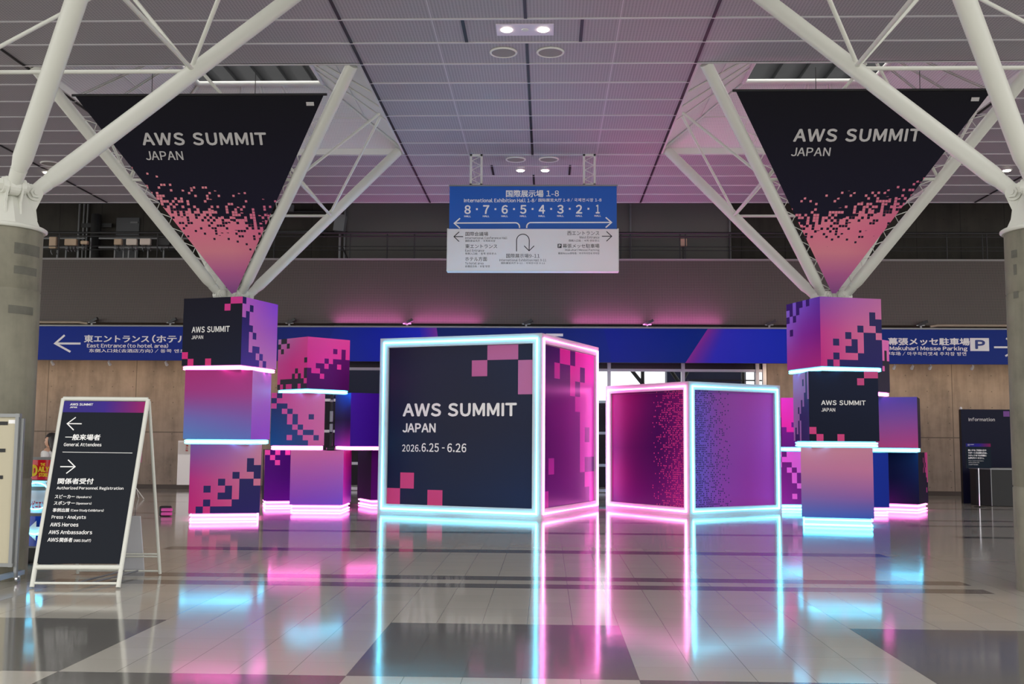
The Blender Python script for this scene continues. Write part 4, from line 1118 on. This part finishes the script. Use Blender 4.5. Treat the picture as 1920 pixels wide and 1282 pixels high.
t = thing('junction_box', 'small grey box on the pipe above the walkway, left of the loudspeaker', 'box', (-7.15, 30.1, 8.05))
m = MB(); m.bevbox((-7.15, 30.06, 8.12), (.22, .12, .2), .0, .01); m.build('enclosure', M_GREY, t)
t = thing('walkway_pole', 'grey pole with cable standing on the walkway below the loudspeaker', 'pole', (-5.6, 29.3, 6.45))
m = MB(); m.tube([(-5.52, 29.3, 6.4), (-5.52, 29.3, 7.25)], .035, 8); m.build('pole', M_GREY, t)
m = MB(); m.tube([(-5.45, 29.3, 6.85), (-5.38, 29.3, 6.7), (-5.25, 29.3, 6.42)], .02, 6); m.build('cable', M_BLACK, t)

# ------------------------------------------------------------------ easel sign at left
t = thing('easel_sign', 'tall white A-frame sign with a dark panel of directions at left', 'sign', (-4.29, 11.0, 0))
FLt, FRt = V((-4.725, 10.45, .012)), V((-3.885, 10.50, .012)); TLt, TRt = V((-4.745, 10.99, 1.885)), V((-3.865, 11.045, 1.885))
BLt, BRt = V((-4.745, 11.52, .012)), V((-3.865, 11.58, .012))
m = MB()
for a, b in ((FLt, TLt), (FRt, TRt)): m.tube([a, b], .024, 8)
m.tube([TLt, TRt], .024, 8)
lo = lambda q: (FLt.lerp(TLt, q), FRt.lerp(TRt, q))
for q, r in ((.10, .026), (.02, .013)): m.tube(list(lo(q)), r, 8)
m.build('front_frame', M_STEEL, t)
m = MB(); bo = lambda q: (BLt.lerp(TLt, q), BRt.lerp(TRt, q))
for a, b in ((BLt, TLt), (BRt, TRt)): m.tube([a, b - V((0, -.03, .02))], .018, 8)
for q in (.015, .10, .115): m.tube(list(bo(q)), .010, 6)
m.build('rear_frame', M_STEEL, t)
m = MB()
for q in (.45, .62): m.tube([FLt.lerp(FRt, q) + V((0, .01, .03)), BLt.lerp(BRt, q) + V((.1, 0, .03))], .010, 6)
m.build('spreader_bar', M_GREY, t)
a, b = lo(.985); c, d = lo(.118)
off = V((.018, 0, 0))
EP = Panel(a + off + V((0, -.012, .004)), b - off + V((0, -.012, .004)), c + off + V((0, -.012, .004)))
m = MB()
n = 8
hd = .072
for i in range(n):
    u0, u1 = i / n, (i + 1) / n
    g1 = lambda u: lin(mix((58, 50, 132), (64, 44, 140), u) if u < .5 else mix((64, 44, 140), (150, 36, 104), (u - .5) * 2))
    m.face([EP.p(u0, hd), EP.p(u1, hd), EP.p(u1, 0), EP.p(u0, 0)], 0, [g1(u0), g1(u1), g1(u1), g1(u0)])
dk = [lin((29, 33, 41))] * 4
m.face([EP.p(0, 1), EP.p(1, 1), EP.p(1, hd), EP.p(0, hd)], 0, dk)
m.face([EP.p(0, 0, -.02), EP.p(1, 0, -.02), EP.p(1, 1, -.02), EP.p(0, 1, -.02)], 0, dk)
for q in (((0, 0), (0, 1)), ((0, 1), (1, 1)), ((1, 1), (1, 0)), ((1, 0), (0, 0))):
    m.face([EP.p(*q[0]), EP.p(*q[0], -.02), EP.p(*q[1], -.02), EP.p(*q[1])], 0, dk)
pn = m.build('panel', M_ART, t)
# lettering: zoom pixels on the sheared panel -> panel uv
def ez(x, y):
    v = (y - 108) / (1083 - 108)
    xl = 397 + (228 - 397) * v; xr = 864 + (720 - 864) * v
    return (x - xl) / (xr - xl), v
L = Lettering(pn, M_TEXT)
def te(s, x0, y0, x1, y1, b=.012):
    """x0 is read on the baseline y1, x1 on the cap line y0"""
    a = ez(x0, y1); c = ez(x1, (y0 + y1) / 2); v0 = ez(x0, y0)[1]
    L.t(EP, s, a[0], v0, c[0], a[1], b)
te('AWS SUMMIT', 430, 122, 563, 137, .016); te('JAPAN', 428, 143, 470, 153, .02)
L.k(EP, [[ez(495, 251), ez(416, 251)], [ez(462, 211), ez(412, 251), ez(448, 291)]], .011)
te('一般来場者', 396, 316, 600, 354, .016); te('General Attendees', 388, 369, 606, 391, .013)
L.k(EP, [[ez(382, 427), ez(782, 430)]], .005, 'rule')
L.k(EP, [[ez(367, 516), ez(448, 516)], [ez(413, 474), ez(452, 516), ez(401, 557)]], .011)
te('関係者受付', 349, 585, 557, 621, .016); te('Authorized Personnel Registration', 343, 635, 727, 658, .013)
te('スピーカー', 332, 684, 448, 706, .012); te('(Speakers)', 455, 690, 542, 707, .015)
te('スポンサー', 326, 722, 448, 745, .012); te('(Sponsors)', 453, 728, 543, 745, .015)
te('事例出展', 319, 764, 416, 787, .012); te('(Case Study Exhibitors)', 422, 768, 612, 787, .015)
te('Press・Analysts', 312, 805, 510, 832, .013); te('AWS Heroes', 304, 849, 467, 872, .013)
te('AWS Ambassadors', 295, 892, 545, 916, .013); te('AWS', 288, 937, 352, 960, .013); te('関係者', 356, 936, 432, 962, .012); te('(AWS Staff)', 437, 943, 537, 962, .015)
t = thing('foam_board', 'pale blank board leaning behind the easel sign', 'board', (-4.2, 11.8, 0))
m = MB(); m.prism([V((-4.40, 11.74, .0)), V((-4.10, 11.74, .0)), V((-4.13, 11.64, .62)), V((-4.40, 11.64, .62))], V((0, .02, .004)))
m.build('board', mat('pale_board', (205, 205, 210), .5), t)

# ------------------------------------------------------------------ whiteboard at the left edge
t = thing('whiteboard', 'cream notice board on castors cut off by the left edge', 'whiteboard', (-5.9, 10.65, 0))
m = MB(); m.box((-5.75, 10.66, .95), (1.40, .025, 1.5)); m.build('board', mat('cream_board', (192, 184, 158), .45), t)
m = MB()
for z in (1.70, .20): m.box((-5.75, 10.65, z), (1.46, .05, .035))
for x in (-5.045, -6.455): m.box((x, 10.65, .95), (.036, .054, 1.54))
m.build('frame', M_GREY, t)
M_PBS = mat('pale_blue_steel', (150, 170, 190), .4, .4)
for x in (-5.01, -6.49):
    m = MB(); m.box((x, 10.68, .87), (.03, .035, 1.6)); m.build('upright', M_GREY, t)
for x in (-5.05, -6.45):
    m = MB(); m.box((x, 10.63, .10), (.06, .52, .045)); m.build('foot', M_PBS, t)
for x in (-5.06, -6.45):
    for y in (10.42, 10.83):
        m = MB(); disc(m, (x - .012, y, .038), (1, 0, 0), .038, .024, 16); m.box((x, y, .075), (.05, .035, .03)); m.build('castor', M_CHROME, t)
m = MB()
WB = Panel((-6.45, 10.645, 1.70), (-5.05, 10.645, 1.70), (-6.45, 10.645, .20))
for z in (1.62, 1.345, 1.075):
    v = (1.70 - z) / 1.5; m = MB(); rect(m, WB, .55, v - .012, .93 - (1.62 - z) * .03, v + .012, .003); m.build('label_strip', M_BLACK, t)
m = MB(); rect(m, WB, .935, .03, .985, .055, .003); m.build('sticker', M_TEXT, t)

# ------------------------------------------------------------------ shop sign behind the easel
t = thing('shop_sign', 'red white and blue standing shop sign with cyan reflection arcs behind the easel', 'sign', (-5.58, 12.35, 0))
X0, X1, YS = -5.735, -5.445, 12.3
def bulge(m, z0, z1, mi=0, col=None):
    n = 8; vs_ = []
    for j in range(n):
        a0, a1 = j / n, (j + 1) / n
        w = lambda a: .05 * sin(pi * a)
        xa, xb2 = X0 + (X1 - X0) * a0, X0 + (X1 - X0) * a1
        vs_ += [(xa, YS - w(a0), z0), (xa, YS - w(a0), z1)]
        if j == n - 1: vs_ += [(xb2, YS - w(a1), z0), (xb2, YS - w(a1), z1)]
    m.raw(vs_, [(2 * j, 2 * j + 2, 2 * j + 3, 2 * j + 1) for j in range(n)], mi, True)
m = MB(); m.box(((X0 + X1) / 2, YS + .08, .72), (X1 - X0 + .05, .15, 1.05)); m.build('cabinet', M_GREY, t)
for z0, z1, cc, nm in ((.985, 1.215, (214, 24, 44), 'red_face'), (.905, .975, (232, 230, 230), 'white_face'), (.60, .86, (214, 214, 222), 'grey_face'), (.22, .565, (26, 66, 170), 'blue_face')):
    m = MB(); bulge(m, z0, z1); m.build(nm, mat('shop_' + nm, cc, .15), t)
SP = Panel((X0, YS - .056, 1.215), (X1, YS - .056, 1.215), (X0, YS - .056, .215))
L = Lettering(t, mat('shop_yellow', (250, 210, 30), .4), 'yellow_lettering'); L.t(SP, 'D', .25, .055, .50, .19, .05); L.t(SP, 'THE', .60, .035, .80, .07, .04); L.t(SP, 'AILY', .52, .075, .96, .14, .045); L.t(SP, 'STORE', .55, .15, .92, .195, .04)
L = Lettering(t, mat('shop_red', (190, 30, 50), .4), 'red_lettering'); L.t(SP, 'ヤマザキデイリーストアー', .22, .258, .96, .292, .02); L.t(SP, 'コンビニエンス', .08, .47, .98, .56, .03)
m = MB()
m.face([SP.p(u, v, .004) for u, v in ((.12, .82), (.55, .93), (.55, .87), (.95, .87), (.95, .77), (.55, .77), (.55, .70))]); m.build('arrow_mark', M_TEXT, t)
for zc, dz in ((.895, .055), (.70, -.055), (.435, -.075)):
    m = MB(); m.tube([(X0 + .02 + (X1 - X0 - .04) * j / 14, YS - .075, zc + dz * sin(pi * j / 14) ** .6) for j in range(15)], .007, 6); m.build('reflection_arc', M_CYANW, t)  # neon reflections on the curved faces, drawn as added glowing tubes
m = MB()
for x in (X0, X1): m.box((x, YS + .05, .03), (.04, .55, .05))
m.box(((X0 + X1) / 2, YS + .05, .12), (.26, .08, .2)); m.build('stand', M_BLACK, t)

# ------------------------------------------------------------------ person behind the shop sign
def skinned(name, pts, edges, radii, mtl, parent=None, loc=None, lv=2):
    base = V(loc) if loc is not None else V((0, 0, 0)); p = parent
    while p is not None: base = base + V(p.location); p = p.parent
    me = bpy.data.meshes.new(name); me.from_pydata([tuple(V(q) - base) for q in pts], edges, [])
    me.materials.append(mtl); o = bpy.data.objects.new(name, me); COL.objects.link(o)
    if loc is not None: o.location = loc
    if parent is not None: o.parent = parent
    md = o.modifiers.new('skin', 'SKIN'); md.use_smooth_shade = True
    for i, r in enumerate(radii):
        sv = me.skin_vertices[0].data[i] if len(me.skin_vertices) else None
        if sv: sv.radius = r if isinstance(r, tuple) else (r, r); sv.use_root = (i == 0)
    sb = o.modifiers.new('sub', 'SUBSURF'); sb.levels = lv; sb.render_levels = lv
    return o
def make_skin_layer(o_pts, edges, name, radii, mtl, parent, loc=None, lv=2):
    """same as skinned() but builds the skin layer through bmesh so that it exists"""
    import bmesh
    base = V(loc) if loc is not None else V((0, 0, 0)); p = parent
    while p is not None: base = base + V(p.location); p = p.parent
    bm = bmesh.new(); ly = bm.verts.layers.skin.verify()
    vs = []
    for i, q in enumerate(o_pts):
        v = bm.verts.new(V(q) - base); r = radii[i]; v[ly].radius = r if isinstance(r, tuple) else (r, r); v[ly].use_root = (i == 0); vs.append(v)
    for a, b in edges: bm.edges.new((vs[a], vs[b]))
    me = bpy.data.meshes.new(name); bm.to_mesh(me); bm.free(); me.materials.append(mtl)
    o = bpy.data.objects.new(name, me); COL.objects.link(o); o.parent = parent
    if loc is not None: o.location = loc
    md = o.modifiers.new('skin', 'SKIN'); md.use_smooth_shade = True
    sb = o.modifiers.new('sub', 'SUBSURF'); sb.levels = lv; sb.render_levels = lv
    return o
px, py = -7.70, 17.0
pr = thing('person', 'woman with long dark hair and pale top, standing in profile behind the shop sign', 'person', (px, py, 0))
M_SKIN = mat('skin', (205, 160, 135), .5); M_HAIR = mat('dark_hair', (28, 22, 22), .45); M_TOP = mat('pale_top', (215, 212, 210), .7); M_TROUS = mat('dark_trousers', (44, 46, 56), .8)
# body faces -X; x offsets forward are negative
B = lambda f, s, z: (px - f, py + s, z)
pts = [B(0, 0, .82), B(0, 0, .98), B(.01, 0, 1.15), B(0, 0, 1.25), B(-.01, 0, 1.30), B(.015, 0, 1.36),
       B(0, -.085, .78), B(.01, -.09, .45), B(-.01, -.09, .09), B(.10, -.095, .035),
       B(0, .085, .78), B(.0, .09, .45), B(-.02, .09, .09), B(.09, .095, .035),
       B(0, -.16, 1.24), B(-.01, -.20, 1.02), B(.05, -.19, .82), B(.07, -.185, .75),
       B(0, .16, 1.24), B(-.01, .20, 1.02), B(.05, .19, .82), B(.07, .185, .75)]
edges = [(0, 1), (1, 2), (2, 3), (3, 4), (4, 5), (0, 6), (6, 7), (7, 8), (8, 9), (0, 10), (10, 11), (11, 12), (12, 13), (3, 14), (14, 15), (15, 16), (16, 17), (3, 18), (18, 19), (19, 20), (20, 21)]
rad = [(.10, .13), (.085, .115), (.095, .14), (.075, .12), .048, .045, .078, .056, .038, .03, .078, .056, .038, .03, .048, .038, .028, .02, .048, .038, .028, .02]
make_skin_layer(pts, edges, 'body', rad, M_SKIN, pr)
m = MB()
# head with face in profile (faces -X)
hc = V((px, py, 1.415)); n1, n2 = 14, 18; vs = []; fs = []
for i in range(n1 + 1):
    th = pi * i / n1
    for j in range(n2):
        ph = 2 * pi * j / n2; x, y, z = -sin(th) * cos(ph), sin(th) * sin(ph), cos(th)
        jaw = max(0, -z); s = 1 - .25 * jaw
        X, Y, Z = x * .095 * (1 if x < 0 else .98), y * .074 * s, z * .115
        if x < 0 and -.45 < z < .0 and abs(y) < .28: X -= .016 * (1 - abs(y) / .28) * (1 - abs(z + .25) / .25)   # nose
        if x < 0 and abs(z - .08) < .12 and abs(abs(y) - .38) < .16: X += .008                                   # eye sockets
        if x < 0 and abs(z + .55) < .1 and abs(y) < .4: X -= .004                                                # lips
        vs.append(hc + V((X - .012 * jaw, Y, Z)))
for i in range(n1):
    for j in range(n2): fs.append((i * n2 + j, i * n2 + (j + 1) % n2, (i + 1) * n2 + (j + 1) % n2, (i + 1) * n2 + j))
m.raw(vs, fs, 0, True)
hd_ = m.build('head', M_SKIN, pr)
m = MB()
for s in (-1, 1):
    m.lathe((px + .01, py + s * .074, 1.405), [(.004, -.028), (.014, -.015), (.014, .015), (.006, .028)], 10)
m.build('ear', M_SKIN, hd_)
for s in (-1, 1):
    m = MB(); m.lathe((px - .074, py + s * .031, 1.42), [(.002, -.009), (.009, -.005), (.009, .005), (.002, .009)], 10); m.build('eye', M_BLACK, hd_)
m = MB(); m.box((px - .086, py, 1.352), (.012, .032, .009)); m.build('mouth', mat('lips', (170, 90, 85), .5), hd_)
m = MB(); vs = []; fs = []
for i in range(n1 + 1):
    th = pi * i / n1
    for j in range(n2):
        ph = 2 * pi * j / n2; x, y, z = -sin(th) * cos(ph), sin(th) * sin(ph), cos(th)
        vs.append(hc + V((x * .112 + .012, y * .092, z * .128 + .006)))
for i in range(n1):
    for j in range(n2):
        th = pi * (i + .5) / n1; ph = 2 * pi * (j + .5) / n2
        x, z = -sin(th) * cos(ph), cos(th)
        if x < -.15 and z < .52 + .3 * x: continue     # open around the face
        fs.append((i * n2 + j, i * n2 + (j + 1) % n2, (i + 1) * n2 + (j + 1) % n2, (i + 1) * n2 + j))
m.raw(vs, fs, 0, True)
for w_, x_ in ((-.062, .02), (-.03, .05), (0, .062), (.03, .05), (.062, .02)):      # locks falling down the back
    m.tube([(px + x_ + .01, py + w_, 1.47), (px + x_ + .045, py + w_ * 1.15, 1.36), (px + x_ + .05, py + w_ * 1.15, 1.22), (px + x_ + .045, py + w_ * 1.0, 1.10), (px + x_ + .04, py + w_ * .8, 1.03)], [.045, .048, .042, .034, .008], 10)
m.build('hair', M_HAIR, pr)
make_skin_layer([B(0, 0, .90), B(.005, 0, 1.02), B(.01, 0, 1.16), B(0, 0, 1.255), B(0, -.155, 1.24), B(-.01, -.19, 1.06), B(0, .155, 1.24), B(-.01, .19, 1.06)], [(0, 1), (1, 2), (2, 3), (3, 4), (4, 5), (3, 6), (6, 7)], 'shirt', [(.12, .15), (.105, .135), (.115, .16), (.09, .13), .062, .056, .062, .056], M_TOP, pr)
make_skin_layer([B(0, 0, .90), B(0, 0, .80), B(0, -.085, .74), B(.01, -.09, .45), B(-.01, -.09, .10), B(0, .085, .74), B(.0, .09, .45), B(-.02, .09, .10)], [(0, 1), (1, 2), (2, 3), (3, 4), (1, 5), (5, 6), (6, 7)], 'trousers', [(.115, .145), (.115, .15), .092, .07, .055, .092, .07, .055], M_TROUS, pr)
for s in (-1, 1):
    m = MB(); f0 = .10 if s < 0 else .09
    m.bevbox((px - f0 * .45, py + s * .092, .045), (.24, .085, .09), 0, .02); m.build('shoe', M_BLACK, pr)
    # hands: palm, four fingers and a thumb
    w0 = V(B(.07, s * .185, .75)); hp = w0 + V((-.01, 0, -.05))
    P2 = [w0, hp]; E2 = [(0, 1)]; R2 = [(.018, .026), (.016, .034)]
    for k2, (dx, ln) in enumerate(((-.026, .062), (-.009, .07), (.009, .066), (.026, .052))):
        b0 = len(P2); P2 += [hp + V((dx, 0, -.03)), hp + V((dx - .006, -s * .006, -.03 - ln * .55)), hp + V((dx - .004, -s * .018, -.03 - ln))]
        E2 += [(1, b0), (b0, b0 + 1), (b0 + 1, b0 + 2)]; R2 += [.009, .008, .006]
    b0 = len(P2); P2 += [w0 + V((-.035, -s * .01, -.045)), w0 + V((-.048, -s * .018, -.08))]; E2 += [(0, b0), (b0, b0 + 1)]; R2 += [.010, .008]
    make_skin_layer(P2, E2, 'hand', R2, M_SKIN, pr, None, 1)

# ------------------------------------------------------------------ small things at left back
t = thing('wall_cabinet', 'pale grey steel hydrant cabinet on the back wall left of the cube tower', 'cabinet', (-10.02, 30.3, 0))
m = MB(); m.box((-10.0, 30.32, .72), (.50, .16, 1.32)); m.build('body', mat('hydrant_steel', (196, 190, 190), .3, .3), t)
m = MB(); m.box((-10.0, 30.23, .53), (.46, .02, .88)); m.build('door', mat('hydrant_door', (200, 194, 194), .25, .3), t)
m = MB(); m.box((-10.0, 30.23, 1.17), (.46, .02, .34)); m.build('upper_panel', mat('hydrant_upper', (205, 200, 198), .4), t)
HP = Panel((-10.23, 30.219, 1.34), (-9.77, 30.219, 1.34), (-10.23, 30.219, 1.0))
m = MB()
L = Lettering(t, mat('hydrant_red', (170, 40, 40), .5), 'red_lettering')
for j, ch in enumerate('消火栓'): L.t(HP, ch, .45, .22 + .2 * j, .62, .38 + .2 * j, .03)
m = MB(); m.box((-9.84, 30.21, .55), (.03, .02, .12)); m.build('handle', M_CHROME, t)
t = thing('tripod_sign', 'pink poster on a white tripod stand, mostly hidden behind the easel sign', 'sign', (-9.42, 25.3, 0))
m = MB(); m.box((-9.50, 25.28, 1.10), (.24, .02, .46)); m.build('poster', mat('poster_pink', (190, 110, 140), .5), t)
m = MB(); m.tube([(-9.50, 25.3, .18), (-9.50, 25.3, 1.2)], .014, 8); m.build('pole', M_BLACK, t)
for ax, ay in ((-.14, -.16), (.24, -.1), (0, .2)):
    m = MB(); m.tube([(-9.50, 25.3, .26), (-9.50 + ax, 25.3 + ay, .012)], .012, 6); m.build('leg', M_WHITE, t)
t = thing('road_case', 'small black case with pink stripes on the floor left of the tower', 'case', (-6.84, 20.0, 0))
m = MB(); m.bevbox((-6.87, 20.02, .095), (.2, .2, .18), .2, .012); m.build('body', M_BLACK, t)
m = MB()
for z in (.05, .125):
    m.bevbox((-6.80, 19.90, z), (.2, .05, .06), .2, .01)
m.build('clasp', mat('case_pink', (210, 90, 170), .4), t)

# ------------------------------------------------------------------ information corner at right
t = thing('information_wall', 'tall navy information panel standing behind the black counter at right', 'panel', (11.5, 26.85, 0))
m = MB()
IPn = Panel((10.64, 26.8, 2.315), (12.7, 26.8, 2.315), (10.64, 26.8, 0))
art(m, IPn, G2((30, 32, 50), (30, 32, 48), (24, 26, 48), (24, 26, 46)), None, None, 6)
m.box((11.67, 26.87, 1.157), (2.06, .13, 2.31), 0, 1)
m.build('board', [M_ART, M_BLACK], t)
m = MB(); text(m, IPn, 'Information', .089, .088, .402, .127, .018); m.build('lettering', M_TEXTG, t)
m = MB(); rect(m, IPn, .505, .018, .578, .076, .004); m.build('violet_square', mat('violet_print', (120, 60, 150), .5), t)
m = MB(); m.lathe((10.66, 26.84, 2.315), [(.03, 0), (.035, .03), (.02, .06)], 10); m.build('finial', M_WHITE, t)
t = thing('counter', 'black information counter with pale top in front of the navy panel', 'counter', (11.6, 25.7, 0))
m = MB()
cs = [V((10.62, 25.95, 0)), V((10.80, 25.52, 0)), V((12.5, 25.42, 0)), V((12.5, 26.3, 0)), V((10.62, 26.3, 0))]
m.prism([p + V((0, 0, .01)) for p in cs], V((0, 0, .85))); m.build('body', M_BLACK, t)
m = MB(); m.prism([p + V((0, 0, .86)) + V((p.x - 11.6, p.y - 25.9, 0)) * .02 for p in cs], V((0, 0, .03))); m.build('top', M_GREY, t)
m = MB(); m.tube([(10.80, 25.51, .01), (10.80, 25.51, .86)], .012, 6); m.build('corner_trim', M_GREY, t)
t = thing('stand_sign', 'small dark notice on a thin chrome pole in front of the information counter', 'sign', (10.40, 25.15, 0))
SPn = Panel((10.085, 25.12, 1.47), (10.655, 25.12, 1.47), (10.085, 25.12, .90))
m = MB()
for i in range(6):
    u0, u1 = i / 6, (i + 1) / 6; g2 = lambda u: lin(mix((40, 40, 130), (50, 40, 150), u * 2) if u < .5 else mix((50, 40, 150), (140, 36, 90), u * 2 - 1))
    m.face([SPn.p(u0, .13), SPn.p(u1, .13), SPn.p(u1, 0), SPn.p(u0, 0)], 0, [g2(u0), g2(u1), g2(u1), g2(u0)])
m.face([SPn.p(0, 1), SPn.p(1, 1), SPn.p(1, .13), SPn.p(0, .13)], 0, [lin((26, 38, 52))] * 4)
m.box((10.37, 25.133, 1.185), (.57, .022, .57), 0, 1); m.build('board', [M_ART, M_BLACK], t)
L = Lettering(t, M_TEXT); L.t(SPn, 'AWS SUMMIT', .07, .03, .33, .06, .02); L.t(SPn, 'JAPAN', .07, .075, .15, .095, .02)
for j, s in enumerate(('車いすをご利用の方や', 'サポートが必要な方は、', 'スタッフまでお気軽に', 'お声がけください。')):
    L.t(SPn, s, .08, .235 + .105 * j, (.82, .85, .82, .72)[j], .315 + .105 * j, .03)
for j, (s, u) in enumerate((('If you require assistance,', .70), ('please speak with', .52), ('a staff member.', .48))): L.t(SPn, s, .09, .685 + .075 * j, u, .725 + .075 * j, .01)
m = MB(); m.tube([(10.37, 25.15, .02), (10.37, 25.15, .92)], .014, 8); m.build('pole', M_CHROME, t)
m = MB(); m.lathe((10.37, 25.15, 0), [(.13, 0), (.13, .012), (.02, .025)], 20); m.build('base', M_BLACK, t)
